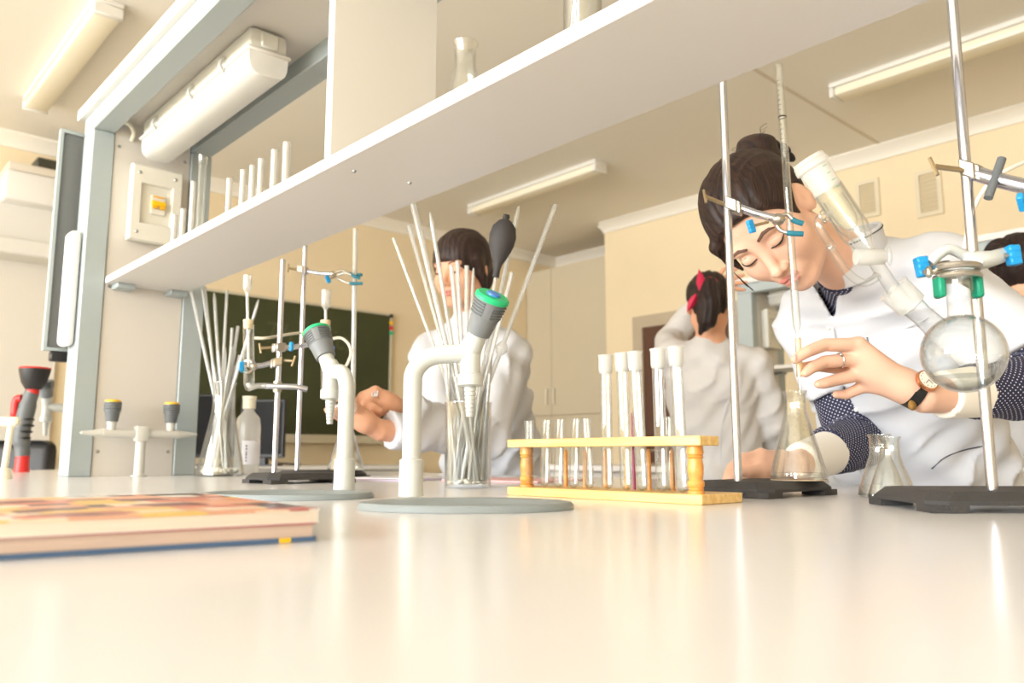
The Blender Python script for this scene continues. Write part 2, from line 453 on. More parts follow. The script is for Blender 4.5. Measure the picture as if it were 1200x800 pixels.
co = bpy.data.objects.new('chalk_writing_curve', cu); wm = bpy.data.meshes.new_from_object(co); bpy.data.objects.remove(co)
wo = bpy.data.objects.new('chalk_writing', wm); COL.objects.link(wo); wo.parent = t.o
P0 = on_y(303, 392, Y_FAR)
wo.location = (P0[0] - t.loc[0], -0.027, P0[2] - t.loc[2] - 0.06); wo.rotation_euler = (math.pi / 2, 0, 0)
for k, (c, nm) in enumerate((('black_plastic', 'black'), ('yellow_plastic', 'yellow'), ('red_plastic', 'red'), ('green_plastic', 'green'))):
    p = on_y(457, (371, 379, 385, 391)[k], Y_FAR)
    single('magnet', Geo().lathe([(0, 0), (0.02, 0), (0.018, 0.012), (0, 0.014)], (p[0] - 0.01, Y_FAR - 0.035, p[2]), (0, -1, 0), 14), c, 'round %s magnet on the right edge of the chalkboard' % nm, 'magnet', group='magnets on the chalkboard edge')
# built-in cupboard in the alcove
XC = 6.02
ct = on_x(646, 314, XC)[2]; cs = on_x(646, 487, XC)[2]; ysp = on_x(646, 400, XC)[1]
t = Thing('wall_cupboard', 'tall beige built-in cupboard with paired doors in the far corner', 'cupboard', (XC + 0.2, 5.7, 0))
t.part('body', Geo().box(XC + 0.02, X_ALC, Y_ALC + 0.03, Y_FAR, 0, ct), 'cabinet_side', smooth=False)
wdr = ysp - Y_ALC - 0.1
for (a, b, side) in ((ysp - wdr, ysp - 0.003, 1), (ysp + 0.003, min(ysp + wdr, Y_FAR - 0.01), -1)):
    for z0, z1, hz in ((0.1, cs - 0.004, None), (cs + 0.004, ct, cs + 0.12)):
        d = t.part('door', Geo().box(XC, XC + 0.02, a, b, z0, z1, 0.002), 'cabinet_beige', smooth=False)
        yh = (b - 0.05) if side > 0 else (a + 0.05)
        if hz is None: hz = cs - 0.5
        t.part('handle', Geo().tube([(XC, yh, hz - 0.0), (XC - 0.03, yh, hz), (XC - 0.03, yh, hz + 0.16), (XC, yh, hz + 0.16)], 0.009, 8), 'handle_cream', parent=d)
t.part('plinth', Geo().box(XC + 0.03, XC + 0.05, Y_ALC + 0.03, Y_FAR, 0, 0.1), 'cabinet_side', smooth=False)
# interactive board with a short-throw projector, far left
ix1 = on_y(66, 400, Y_FAR)[0]; ix0 = ix1 - 1.9
iz1 = on_y(30, 303, Y_FAR)[2]; iz0 = on_y(60, 531, Y_FAR)[2]
t = Thing('whiteboard', 'large plain white board on the far wall, left of the grey upright', 'whiteboard', ((ix0 + ix1) / 2, Y_FAR - 0.03, iz0))
t.part('board', Geo().box(ix0, ix1, Y_FAR - 0.04, Y_FAR - 0.001, iz0, iz1, 0.006), 'interactive_white')
t.part('tray', Geo().box(ix0, ix1, Y_FAR - 0.12, Y_FAR - 0.001, iz0 - 0.07, iz0, 0.006), 'tray_grey')
ap = 6.02
A = on_y(8, 196, ap); B = on_y(70, 246, ap); A2 = on_y(4, 272, ap)
t = Thing('wall_projector', 'white box-shaped projector mounted high above the plain white board', 'projector', (A[0] + 0.3, Y_FAR - 0.1, B[2]))
zt = on_y(40, 193, ap)[2]; zb = on_y(40, 238, ap)[2]; x0 = A[0]; x1 = A[0] + 0.62
t.part('housing', Geo().box(x0, x1, ap, Y_FAR, zb, zt - 0.06, 0.02, 2), 'appliance')
t.part('top_cover', Geo().box(x0 + 0.01, x1, ap + 0.005, Y_FAR, zt - 0.06, zt, 0.015, 2), 'appliance_grey')
t.part('badge', Geo().box(x0 + 0.28, x0 + 0.40, ap - 0.003, ap, zb + 0.06, zb + 0.08), 'appliance_grey', smooth=False)
t.part('lens_slot', Geo().box(x0 + 0.30, x0 + 0.36, ap, ap + 0.006, zt - 0.045, zt - 0.03), 'dark_object', smooth=False)
zl = on_y(30, 290, ap + 0.1)[2]
t.part('wall_arm', Geo().box(x0 - 0.02, x0 + 0.42, ap + 0.12, Y_FAR, zl + 0.03, zb), 'appliance', smooth=False)
t.part('lower_ledge', Geo().box(x0 - 0.2, x0 + 0.42, ap + 0.06, Y_FAR, zl - 0.06, zl + 0.05, 0.01), 'appliance', smooth=False)
P1 = on_y(42, 190, ap + 0.1)
single('dark_case', Geo().box(P1[0], P1[0] + 0.3, ap + 0.06, ap + 0.3, zt, zt + 0.085, 0.01), 'dark_object', 'small dark case lying on top of the white projector', 'case')

# ------------------------------------------------------------------ benches
BX0, BX1, BY0, BY1 = -0.10, 1.66, -1.6, 3.75
def lab_bench(dx, label_top, label_cab):
    top = single('worktop', Geo().box(BX0 + dx, BX1 + dx, BY0, BY1, BT - 0.03, BT, 0.003, 1), 'bench_white', label_top, 'worktop', smooth=False)
    n = 6; L = (BY1 - BY0 - 0.1) / n
    for side, (xa, xb, xf, s) in enumerate(((BX0 + dx + 0.12, dx + 0.76, BX0 + dx + 0.12, -1), (dx + 0.80, BX1 + dx - 0.12, BX1 + dx - 0.12, 1))):
        for i in range(n):
            y0 = BY0 + 0.05 + i * L + 0.003; y1 = y0 + L - 0.006
            c = Thing('bench_cabinet', label_cab[side] + ', ' + ('nearest', 'second', 'third', 'fourth', 'fifth', 'furthest')[i] + ' in its row', 'cabinet', ((xa + xb) / 2, (y0 + y1) / 2, 0), 'cabinets under the worktops')
            c.part('body', Geo().box(xa + (0.02 if s < 0 else 0), xb - (0.02 if s > 0 else 0), y0, y1, 0, BT - 0.031), 'panel_grey', smooth=False)
            ym = (y0 + y1) / 2
            for a, b, yh in ((y0, ym - 0.002, ym - 0.05), (ym + 0.002, y1, ym + 0.05)):
                x0, x1 = sorted((xf, xf - s * 0.02))
                d = c.part('door', Geo().box(x0, x1, a, b, 0.1, BT - 0.04), 'shelf_white', smooth=False)
                c.part('handle', Geo().tube([(xf, yh, 0.6), (xf + s * 0.03, yh, 0.6), (xf + s * 0.03, yh, 0.72), (xf, yh, 0.72)], 0.005, 8), 'chrome', parent=d)
    return top
lab_bench(0, 'glossy white bench worktop filling the foreground', ('white cabinet under the foreground worktop, camera side', 'white cabinet under the foreground worktop, far side'))
lab_bench(3.55, 'white worktop of the second bench behind the leaning woman', ('white cabinet under the second bench worktop, aisle side', 'white cabinet under the second bench worktop, wall side'))

# ------------------------------------------------------------------ reagent rack above each bench
YP = 2.47                                # inner face of the end upright
def reagent_rack(dx, label):
    t = Thing('reagent_rack', label, 'shelving', (0.775 + dx, 1.0, BT))
    Z = lambda z: BT + z
    for ya, yb, yp0, yp1 in ((YP, YP + 0.097, YP + 0.006, YP + 0.09), (-0.6, -0.503, -0.59, -0.509)):
        t.part('front_post', Geo().box(0.60 + dx, 0.66 + dx, ya, yb, BT, Z(1.005), 0.003), 'steel_blue', smooth=False)
        t.part('rear_post', Geo().box(0.885 + dx, 0.95 + dx, ya, yb, BT, Z(1.005), 0.003), 'steel_blue', smooth=False)
        pn = t.part('end_panel', Geo().box(0.662 + dx, 0.883 + dx, yp0, yp1, BT, Z(1.055)), 'panel_grey', smooth=False)
        for yy, zz in ((0.675, 0.07), (0.868, 0.07), (0.675, 0.545), (0.675, 0.97), (0.868, 0.97)):
            if yp0 > 0:
                t.part('screw', Geo().lathe([(0, 0.0035), (0.003, 0.003), (0.005, 0), (0.005, -0.002)], (yy + dx, yp0, Z(zz)), (0, -1, 0), 10), 'screw_steel', parent=pn)
    sh = t.part('shelf_board', Geo().box(0.66 + dx, 0.885 + dx, -0.5, YP - 0.001, Z(0.55), Z(0.571), 0.0015), 'shelf_white', smooth=False)
    for px, py in ((415, 200), (480, 214)):
        p = G(px, py, 0.55)
        t.part('screw', Geo().lathe([(0, -0.004), (0.003, -0.003), (0.0045, 0), (0.0045, 0.003)], (p[0] + dx, p[1], Z(0.55)), (0, 0, 1), 10), 'screw_steel', parent=sh)
    for xx in (0.68, 0.83):
        t.part('bracket', Geo().box(xx + dx, xx + 0.05 + dx, YP - 0.05, YP + 0.006, Z(0.535), Z(0.5495), 0.002), 'steel_blue', smooth=False)
    t.part('top_board', Geo().box(0.585 + dx, 0.962 + dx, -0.63, YP + 0.13, Z(1.062), Z(1.095), 0.002), 'white_board', smooth=False)
    t.part('top_panel', Geo().box(0.655 + dx, 0.892 + dx, -0.5, YP + 0.02, Z(1.05), Z(1.0615)), 'panel_grey', smooth=False)
    t.part('front_beam', Geo().box(0.60 + dx, 0.66 + dx, -0.6, YP + 0.097, Z(1.0055), Z(1.0615), 0.003), 'steel_blue', smooth=False)
    t.part('rear_beam', Geo().box(0.885 + dx, 0.95 + dx, -0.6, YP + 0.097, Z(1.0055), Z(1.0615), 0.003), 'steel_blue', smooth=False)
    for yd in (1.19,):
        t.part('divider', Geo().box(0.66 + dx, 0.885 + dx, yd, yd + 0.02, Z(0.5712), Z(1.0495), 0.001), 'white_board', smooth=False)
    return t
reagent_rack(0, 'grey steel rack with a long white shelf spanning above the foreground bench')
reagent_rack(3.55, 'grey steel rack over the second bench, behind the leaning woman')

def tube_lamp(dx, label):
    x0, x1, y0, y1 = 0.722 + dx, 0.818 + dx, 1.69, 2.43; Z = lambda z: BT + z
    t = Thing('strip_lamp', label, 'lamp', (0.77 + dx, 2.06, Z(0.93)))
    t.part('housing', Geo().box(x0, x1, y0, y1, Z(0.995), Z(1.049), 0.014, 2), 'box_plastic')
    t.part('gasket_rim', Geo().box(x0 - 0.006, x1 + 0.006, y0 - 0.006, y1 + 0.006, Z(0.988), Z(0.998), 0.003), 'lamp_white')
    prof = []
    w = (x1 - x0) / 2
    g = Geo(); n = 18; xm = (x0 + x1) / 2; pts = []
    for i in range(n + 1):
        a = math.pi * i / n
        pts.append((xm - w * 1.0 * math.copysign(abs(math.cos(a)) ** 0.55, math.cos(a)), Z(0.988) - 0.055 * math.sin(a) ** 0.6 + (0.0012 if i % 2 else 0)))
    v = [(p[0], y0, p[1]) for p in pts] + [(p[0], y1, p[1]) for p in pts]; m = n + 1
    f = [(i, i + 1, m + i + 1, m + i) for i in range(n)] + [tuple(range(m))[::-1], tuple(range(m, 2 * m))]
    df = t.part('diffuser', g.add(v, f), 'diffuser_clear', angle=60)
    t.part('tube', Geo().cyl((xm, y0 + 0.03, Z(0.962)), (xm, y1 - 0.03, Z(0.962)), 0.013), 'lamp_white', parent=df)
    for yy in (1.83, 2.03, 2.30):
        for xs, s in ((x0, -1), (x1, 1)):
            t.part('clip', Geo().tube(bez([(xs + s * 0.004, yy, Z(0.98)), (xs + s * 0.012, yy, Z(0.992)), (xs + s * 0.010, yy, Z(1.008)), (xs + s * 0.002, yy, Z(1.018))], 4), 0.0045, 8), 'tap_grey')
    t.part('end_cap', Geo().box(xm - 0.022, xm + 0.022, y0 - 0.006, y0 + 0.004, Z(1.0), Z(1.04), 0.004), 'box_plastic')
tube_lamp(0, 'waterproof fluorescent strip lamp under the rack top, upper left')
tube_lamp(3.55, 'fluorescent strip lamp under the second rack, beside the leaning woman\'s chin')

def switch_box(dx, label):
    x0, x1, z0, z1 = 0.703 + dx, 0.850 + dx, BT + 0.685, BT + 0.915; y1 = YP + 0.005; y0 = y1 - 0.045
    t = Thing('switch_box', label, 'switch box', ((x0 + x1) / 2, y1, z0))
    t.part('back_box', Geo().box(x0 + 0.004, x1 - 0.004, y0 + 0.02, y1, z0 + 0.004, z1 - 0.004, 0.003), 'box_plastic')
    b = 0.03
    o_ = [(x0, z0), (x1, z0), (x1, z1), (x0, z1)]; c_ = 0.006
    rg = lambda d, e, y: [(px_ + (d if k in (0, 3) else -d), y, pz_ + ((d if k in (0, 1) else -d) if e is None else (e if k in (0, 1) else -e))) for k, (px_, pz_) in enumerate(o_)]
    R_ = [rg(0, None, y0 + 0.024), rg(0, None, y0 + 0.004), rg(0.004, None, y0), rg(b - 0.003, 0.052, y0), rg(b, 0.055, y0 + 0.003), rg(b, 0.055, y0 + 0.022)]
    g = Geo().add([p_ for r_ in R_ for p_ in r_], [(i * 4 + k, i * 4 + (k + 1) % 4, i * 4 + 4 + (k + 1) % 4, i * 4 + 4 + k) for i in range(5) for k in range(4)])
    cv = t.part('cover_frame', g, 'box_plastic', smooth=False)
    t.part('recess_plate', Geo().box(x0 + b, x1 - b, y0 + 0.012, y0 + 0.02, z0 + 0.05, z1 - 0.05), 'box_plastic', smooth=False)
    xm, zm = (x0 + x1) / 2 + 0.006, (z0 + z1) / 2 + 0.002
    br = t.part('breaker', Geo().box(xm - 0.02, xm + 0.02, y0 + 0.004, y0 + 0.013, zm - 0.03, zm + 0.03, 0.001), 'box_plastic', smooth=False)
    t.part('toggle_bar', Geo().box(xm - 0.021, xm + 0.021, y0 - 0.006, y0 + 0.004, zm - 0.004, zm + 0.010, 0.002), 'yellow_plastic', parent=br)
    for s in (-1, 1):
        t.part('toggle', Geo().box(xm + s * 0.011 - 0.008, xm + s * 0.011 + 0.008, y0 - 0.004, y0 + 0.004, zm - 0.013, zm - 0.004, 0.001), 'yellow_dark', parent=br)
    t.part('indicator_strip', Geo().box(xm - 0.016, xm + 0.016, y0 + 0.002, y0 + 0.004, zm + 0.022, zm + 0.026), 'yellow_dark', parent=br, smooth=False)
    for sx in (x0 + 0.022, x1 - 0.022):
        for sz in (z0 + 0.025, z1 - 0.025):
            t.part('screw', Geo().lathe([(0, 0.003), (0.003, 0.0025), (0.0055, 0), (0.0055, -0.002)], (sx, y0, sz), (0, -1, 0), 12), 'screw_steel', parent=cv)
switch_box(0, 'grey switch box with a yellow breaker on the near upright')
switch_box(3.55, 'small switch box on the second rack, right of the ponytail')
p = [(0.655, YP - 0.03, BT + 1.03), (0.668, YP - 0.035, BT + 1.032), (0.690, YP - 0.03, BT + 1.028), (0.704, YP - 0.02, BT + 1.012), (0.706, YP + 0.002, BT + 0.995)]
single('conduit', Geo().tube(bez(p, 6), 0.006, 12), 'handle_cream', 'short bent white conduit under the left end of the top beam', 'pipe')
# hung board and rounded white fitting on the outside of the upright
t = Thing('hanging_board', 'narrow grey framed board hanging behind the left upright', 'board', (0.6, 2.62, BT + 0.36))
t.part('sheet', Geo().box(0.553, 0.70, 2.612, 2.622, BT + 0.368, BT + 1.02), 'steel_dark', smooth=False)
g = Geo().box(0.545, 0.554, 2.604, 2.626, BT + 0.36, BT + 1.03).box(0.554, 0.70, 2.604, 2.626, BT + 1.02, BT + 1.03).box(0.554, 0.70, 2.604, 2.626, BT + 0.36, BT + 0.369)
t.part('frame', g, 'steel_blue', smooth=False)
t.part('bottom_clip', Geo().box(0.565, 0.62, 2.600, 2.63, BT + 0.33, BT + 0.36, 0.004), 'black_plastic')
single('socket_strip', Geo().box(0.566, 0.599, 2.49, 2.56, BT + 0.365, BT + 0.70, 0.016, 4), 'white_plastic', 'rounded white plastic strip fixed to the outside of the left upright', 'socket strip')

# ------------------------------------------------------------------ taps and bench fittings
def cam_dir(d): return Vector((d[0] * VA + d[1] * VB, d[0] * UA + d[1] * UB, d[2]))
def tap(base, arm_dir, knob_dir, label, sc=1.0, cap=True, name='water_tap', bottom=0.0, group='swan-neck taps'):
    B = Vector(base); ad = cam_dir((*arm_dir, 0)).normalized(); kd = cam_dir(knob_dir).normalized(); up = Vector((0, 0, 1))
    t = Thing(name, label, 'tap', B, group)
    P = lambda r, z: B + ad * (r * sc) + up * (z * sc)
    path = [P(0, bottom), P(0, 0.05), P(0, 0.10), P(0, 0.155)] + [P(0.042 - 0.042 * math.cos(a), 0.155 + 0.034 * math.sin(a)) for a in np.linspace(0.15, math.pi / 2, 9)] + [P(0.055, 0.190), P(0.070, 0.1915)]
    t.part('swan_neck', Geo().tube(path, 0.0125 * sc, 24), 'tap_cream', angle=60)
    t.part('sleeve', Geo().lathe([(0.0125 * sc, 0.05 * sc), (0.0158 * sc, 0.048 * sc), (0.0165 * sc, 0.001), (0, 0.001)][::-1], B, (0, 0, 1), 28), 'tap_cream')
    H = P(0.077, 0.1915)
    hd = t.part('valve_body', Geo().lathe([(0, 0.022 * sc), (0.008 * sc, 0.021 * sc), (0.0138 * sc, 0.012 * sc), (0.0138 * sc, -0.028 * sc), (0.0168 * sc, -0.030 * sc), (0.0168 * sc, -0.044 * sc), (0.013 * sc, -0.046 * sc), (0, -0.046 * sc)], H, (0, 0, 1), 28), 'tap_cream')
    t.part('bonnet', Geo().tube([H, H + kd * (0.036 * sc)], [0.0135 * sc, 0.0125 * sc], 24), 'tap_cream', parent=hd)
    prof = [(0.0085, -0.046)]
    for i in range(7):
        z = -0.048 - i * 0.0055; r = 0.0086 - i * 0.0005
        prof += [(r - 0.0012, z), (r, z - 0.0005), (r - 0.0004, z - 0.0042)]
    prof += [(0.0045, -0.0865), (0, -0.0865)]
    t.part('hose_nozzle', Geo().lathe([(r * sc, z * sc) for r, z in prof], H, (0, 0, 1), 20), 'tap_cream')
    K = H + kd * (0.030 * sc)
    kn = t.part('knob', Geo().lathe([(0, 0), (0.0165 * sc, 0), (0.0195 * sc, 0.026 * sc), (0.0205 * sc, 0.027 * sc), (0.0225 * sc, 0.050 * sc), (0, 0.050 * sc)], K, kd, 32), 'knob_grey_light', label='grey knob')
    e1 = kd.orthogonal().normalized(); e2 = kd.cross(e1)
    for sec in range(4):
        gg = Geo()
        for k in range(5):
            a0 = sec * math.pi / 2 + 0.28
            pts = [K + kd * ((0.030 + k * 0.0042) * sc) + (e1 * math.cos(a) + e2 * math.sin(a)) * ((0.0211 + k * 0.00042) * sc) for a in np.linspace(a0, a0 + 1.02, 8)]
            gg.tube(pts, 0.0013 * sc, 6)
        t.part('grip_rib', gg, 'knob_grey', parent=kn)
    if cap:
        t.part('cap_ring', Geo().lathe([(0, 0.050 * sc), (0.0235 * sc, 0.050 * sc), (0.0235 * sc, 0.0545 * sc), (0.021 * sc, 0.057 * sc), (0, 0.057 * sc)], K, kd, 32), 'green_plastic', parent=kn, label='bright green cap ring')
        t.part('cap_button', Geo().lathe([(0, 0.057 * sc), (0.0095 * sc, 0.057 * sc), (0.009 * sc, 0.0595 * sc), (0, 0.060 * sc)], K, kd, 24), 'blue_plastic', parent=kn, label='blue centre button')
    return t
def cup_plate(c, label, rot=0.0):
    C = Vector(c)
    def ring(s, z): return [C + cam_dir((0.122 * s * math.cos(a), 0.085 * (s if s > 0.5 else s) * math.sin(a), 0)) + Vector((0, 0, z)) for a in np.linspace(0, 2 * math.pi, 64, endpoint=False)]
    rings = [ring(1.0, 0.0002), ring(1.0, 0.004), ring(0.975, 0.0078), ring(0.93, 0.0085), ring(0.80, 0.006), ring(0.70, 0.0025), ring(0.3, 0.002)]
    v = [p for r in rings for p in r]; n = 64; f = []
    for i in range(len(rings) - 1):
        for k in range(n): f.append((i * n + k, i * n + (k + 1) % n, (i + 1) * n + (k + 1) % n, (i + 1) * n + k))
    f.append(tuple(range((len(rings) - 1) * n, len(rings) * n))); f.append(tuple(range(n))[::-1])
    return single('oval_cup_sink', Geo().add(v, f), 'plate_grey', label, 'sink', loc=tuple(C), group='oval cup sinks')
P1c = W(-0.052, 0.925, 0); cup_plate(P1c, 'low grey oval cup sink under the front swan-neck tap')
P2c = W(-0.318, 1.155, 0); cup_plate(P2c, 'low grey oval cup sink under the left rear swan-neck tap')
b1 = G(481.5, 582, 0.0055); tap((b1[0], b1[1], BT + 0.0055), (1.0, 0.02), (0.36, -0.42, 0.82), 'pale swan-neck tap with a green and blue capped knob, front centre')
b2 = G(403, 574.5, 0.0055); tap((b2[0], b2[1], BT + 0.0055), (-0.52, 0.85), (-0.40, 0.30, 0.86), 'pale swan-neck tap turned away, left of the front tap')
b3 = W(*(q(84, 540, 3.05)[:2]), 0); tap((b3[0], b3[1], BT), (-0.95, -0.3), (0.02, -0.3, 0.95), 'distant swan-neck tap peeping from behind the left upright', sc=1.25, cap=False)

# double gas tap in front of the end panel
t = Thing('gas_tap', 'pale double gas tap with two yellow-capped grey knobs', 'gas tap', (0.765, 2.40, BT))
Z = lambda z: BT + z
t.part('stem', Geo().lathe([(0, 0.0005), (0.022, 0.0005), (0.022, 0.004), (0.014, 0.006), (0.0135, 0.1), (0, 0.1)], (0.765, 2.40, BT), (0, 0, 1), 24), 'tap_grey')
t.part('block', Geo().box(0.747, 0.783, 2.382, 2.418, Z(0.098), Z(0.142), 0.006, 2), 'tap_grey')
for s in (-1, 1):
    br = t.part('branch', Geo().cyl((0.765 + s * 0.016, 2.40, Z(0.120)), (0.765 + s * 0.10, 2.40, Z(0.120)), 0.0125, n=20), 'tap_grey')
    prof = [(0.0, 0.0), (0.0125, 0.0)]
    for k in range(8): prof += [(0.0115 - k * 0.0011, 0.001 + k * 0.0072), (0.0125 - k * 0.0011, 0.002 + k * 0.0072), (0.0105 - k * 0.0011, 0.0068 + k * 0.0072)]
    prof += [(0.0, 0.060)]
    t.part('hose_nozzle', Geo().lathe(prof, (0.765 + s * 0.10, 2.40, Z(0.120)), (s, 0, 0), 18), 'tap_grey', parent=br)
    kx = 0.765 + s * 0.080
    t.part('bonnet', Geo().lathe([(0, 0.0), (0.011, 0.0), (0.0125, 0.03), (0, 0.03)], (kx, 2.40, Z(0.128)), (0, 0, 1), 20), 'tap_grey', parent=br)
    kn = t.part('knob', Geo().lathe([(0, 0), (0.0155, 0), (0.0195, 0.026), (0.0215, 0.027), (0.0225, 0.054), (0, 0.054)], (kx, 2.40, Z(0.152)), (0, 0, 1), 26), 'knob_grey', label='dark grey knob')
    t.part('cap', Geo().lathe([(0, 0.054), (0.021, 0.054), (0.0205, 0.058), (0.014, 0.061), (0, 0.0615)], (kx, 2.40, Z(0.152)), (0, 0, 1), 26), 'yellow_plastic', parent=kn, label='yellow cap')
    for k in range(3):
        t.part('grip_rib', Geo().lathe([(0.0218, 0.032 + k * 0.007), (0.0236, 0.034 + k * 0.007), (0.0220, 0.036 + k * 0.007)], (kx, 2.40, Z(0.152)), (0, 0, 1), 26), 'knob_grey', parent=kn)

# emergency eye-wash spray, far left
B = Vector(G(25, 553, 0)); B.z = BT
Ye = B; cx = cam_dir((1, 0, 0)); cyv = cam_dir((0, 1, 0)); up = Vector((0, 0, 1))
def E(x, z): return Ye + cx * x + up * z
t = Thing('eye_wash', 'red and black hand-held eye-wash spray standing at the far left', 'eye wash', B)
t.part('socket', Geo().lathe([(0, 0), (0.026, 0), (0.023, 0.02), (0.022, 0.06), (0, 0.06)], B, (0, 0, 1), 24), 'red_plastic', label='red socket')
hp = [E(0.0, 0.055), E(-0.005, 0.09), E(-0.012, 0.13), E(-0.006, 0.18), E(0.004, 0.24), E(0.012, 0.275), E(0.016, 0.285)]
hd = t.part('handle', Geo().tube(bez(hp, 4), [0.024] * 5 + [0.028] * 12 + [0.024] * 8, 20), 'knob_grey', label='dark grey handle')
t.part('lever', Geo().tube(bez([E(-0.036, 0.16), E(-0.042, 0.20), E(-0.040, 0.255), E(-0.020, 0.262)], 5), [0.008] * 5 + [0.014] * 11, 14), 'red_plastic', parent=hd, label='red lever')
gg = Geo()
for k in range(6): gg.lathe([(0.022, -0.004), (0.0265, 0), (0.022, 0.004)], E(0.006 - 0.004 * abs(k - 2.5) , 0.12 + k * 0.022), (0, 0, 1), 16)
t.part('grip', gg, 'black_plastic', parent=hd)
t.part('collar', Geo().lathe([(0.02, 0), (0.022, 0.012), (0.02, 0.02)], E(0.016, 0.275), (0, 0, 1), 24), 'red_plastic')
cp = t.part('cup', Geo().lathe([(0, 0), (0.026, 0.002), (0.040, 0.025), (0.050, 0.065), (0.051, 0.075), (0, 0.075)], E(0.018, 0.292), (0, 0, 1), 30), 'black_plastic', label='black cup head')
t.part('rim', Geo().lathe([(0.051, 0.075), (0.053, 0.077), (0.050, 0.081), (0, 0.081)], E(0.018, 0.292), (0, 0, 1), 30), 'red_plastic', parent=cp)
B = Vector(G(4, 561, 0)); B.z = BT
t = Thing('bench_valve', 'small pale plastic valve with a bar handle at the left edge', 'valve', B)
t.part('foot', Geo().lathe([(0, 0), (0.02, 0), (0.016, 0.025), (0, 0.03)], B, (0, 0, 1), 18), 'pale_plastic')
t.part('stem', Geo().cyl(B + up * 0.02, B + up * 0.14 + cx * 0.008, 0.008, n=12), 'pale_plastic')
t.part('handle', Geo().tube([B + up * 0.145 + cx * s for s in (-0.05, -0.04, 0.022, 0.028)], [0.006, 0.012, 0.012, 0.007], 12), 'pale_plastic')

# ------------------------------------------------------------------ things beyond the bench
t = Thing('teacher_desk', 'pale desk by the far wall carrying the black monitors', 'desk', (2.6, 5.75, 0))
t.part('desk_top', Geo().box(1.9, 3.9, 5.35, 6.15, BT - 0.05, BT - 0.02, 0.003), 'white_board', smooth=False)
for xx in (1.95, 3.81): t.part('leg_panel', Geo().box(xx, xx + 0.04, 5.42, 6.1, 0, BT - 0.05), 'white_board', smooth=False)
t.part('modesty_panel', Geo().box(1.99, 3.81, 6.0, 6.02, 0.3, BT - 0.05), 'white_board', smooth=False)
def monitor(px0, px1, py0, Y, label, tilt):
    A = at(px0, 545, Y); Bp = at(px1, 545, Y); top = at(px0, py0, Y)[2]; c = (Vector(A) + Vector(Bp)) / 2; w = (Vector(Bp) - Vector(A)).length; zb = BT - 0.02
    t = Thing('monitor', label, 'monitor', (c.x, c.y, zb), 'monitors on the desk')
    R = Matrix.Translation((c.x, c.y, 0)) @ Matrix.Rotation(-math.atan2(VB, UB) + tilt, 4, 'Z')
    t.part('casing', Geo().box(-w / 2, w / 2, -0.02, 0.02, zb + 0.06, top, 0.006, 1, R), 'black_plastic')
    t.part('screen', Geo().box(-w / 2 + 0.015, w / 2 - 0.015, -0.0215, -0.0195, zb + 0.085, top - 0.015, 0, 1, R), 'screen_black', smooth=False)
    t.part('stand', Geo().box(-0.03, 0.03, -0.01, 0.05, zb, zb + 0.2, 0, 1, R).box(-0.11, 0.11, -0.06, 0.12, zb + 0.0005, zb + 0.012, 0, 1, R), 'black_plastic', smooth=False)
monitor(226, 272, 462, 6.2, 'slim black monitor on the desk, half behind the left upright', 0.2)
monitor(279, 334, 468, 6.0, 'black monitor on the desk, behind the clear bottle', -0.15)
pts = [at(303, 505, 6.1), at(312, 530, 6.3), at(322, 541, 6.2), at(335, 543, 5.9), at(352, 544, 5.8)]
pts = [(p[0], p[1], max(p[2], BT - 0.015)) for p in pts]
single('monitor_cable', Geo().tube(bez(pts, 6), 0.006, 8), 'cable_dark', 'thin dark cable trailing from the monitor across the desk', 'cable')
c = Vector(at(18, 530, 5.0))
t = Thing('desk_chair', 'black chair back showing low at the far left', 'chair', (c.x, c.y, 0))
R = Matrix.Translation((c.x, c.y, 0)) @ Matrix.Rotation(-0.73, 4, 'Z')
t.part('backrest', Geo().box(-0.23, 0.23, -0.02, 0.02, 0.62, 1.05, 0.06, 3, R @ Matrix.Translation((0, 0.0, 0)) if False else R), 'black_plastic')
t.part('seat', Geo().box(-0.23, 0.23, -0.45, 0.0, 0.42, 0.48, 0.02, 2, R), 'black_plastic')
for sx in (-0.2, 0.2):
    t.part('leg', Geo().cyl(R @ Vector((sx, -0.42, 0)), R @ Vector((sx, -0.42, 0.43)), 0.012), 'black_plastic')
    t.part('leg', Geo().cyl(R @ Vector((sx, 0.0, 0)), R @ Vector((sx, 0.0, 0.7)), 0.012), 'black_plastic')

# ------------------------------------------------------------------ glassware builders
def align(ob, p0, p1):
    d = Vector(p1) - Vector(p0)
    ob.location = p0
    ob.rotation_mode = 'QUATERNION'
    ob.rotation_quaternion = Vector((0, 0, 1)).rotation_difference(d.normalized())
def tube_profile(r, L, w=0.0011, lip=0.0):
    pts = [(0, 0)] + [(r * math.sin(a), r - r * math.cos(a)) for a in np.linspace(0.3, math.pi / 2, 5)] + [(r, L - 0.003), (r + lip, L - 0.001), (r + lip * 0.5, L), (r - w, L - 0.0005), (r - w, r)]
    pts += [((r - w) * math.sin(a), r - (r - w) * math.cos(a)) for a in np.linspace(math.pi / 2, 0.3, 5)][1:] + [(0, w)]
    return pts
GROUP_TUBES = 'test tubes in the wooden rack'

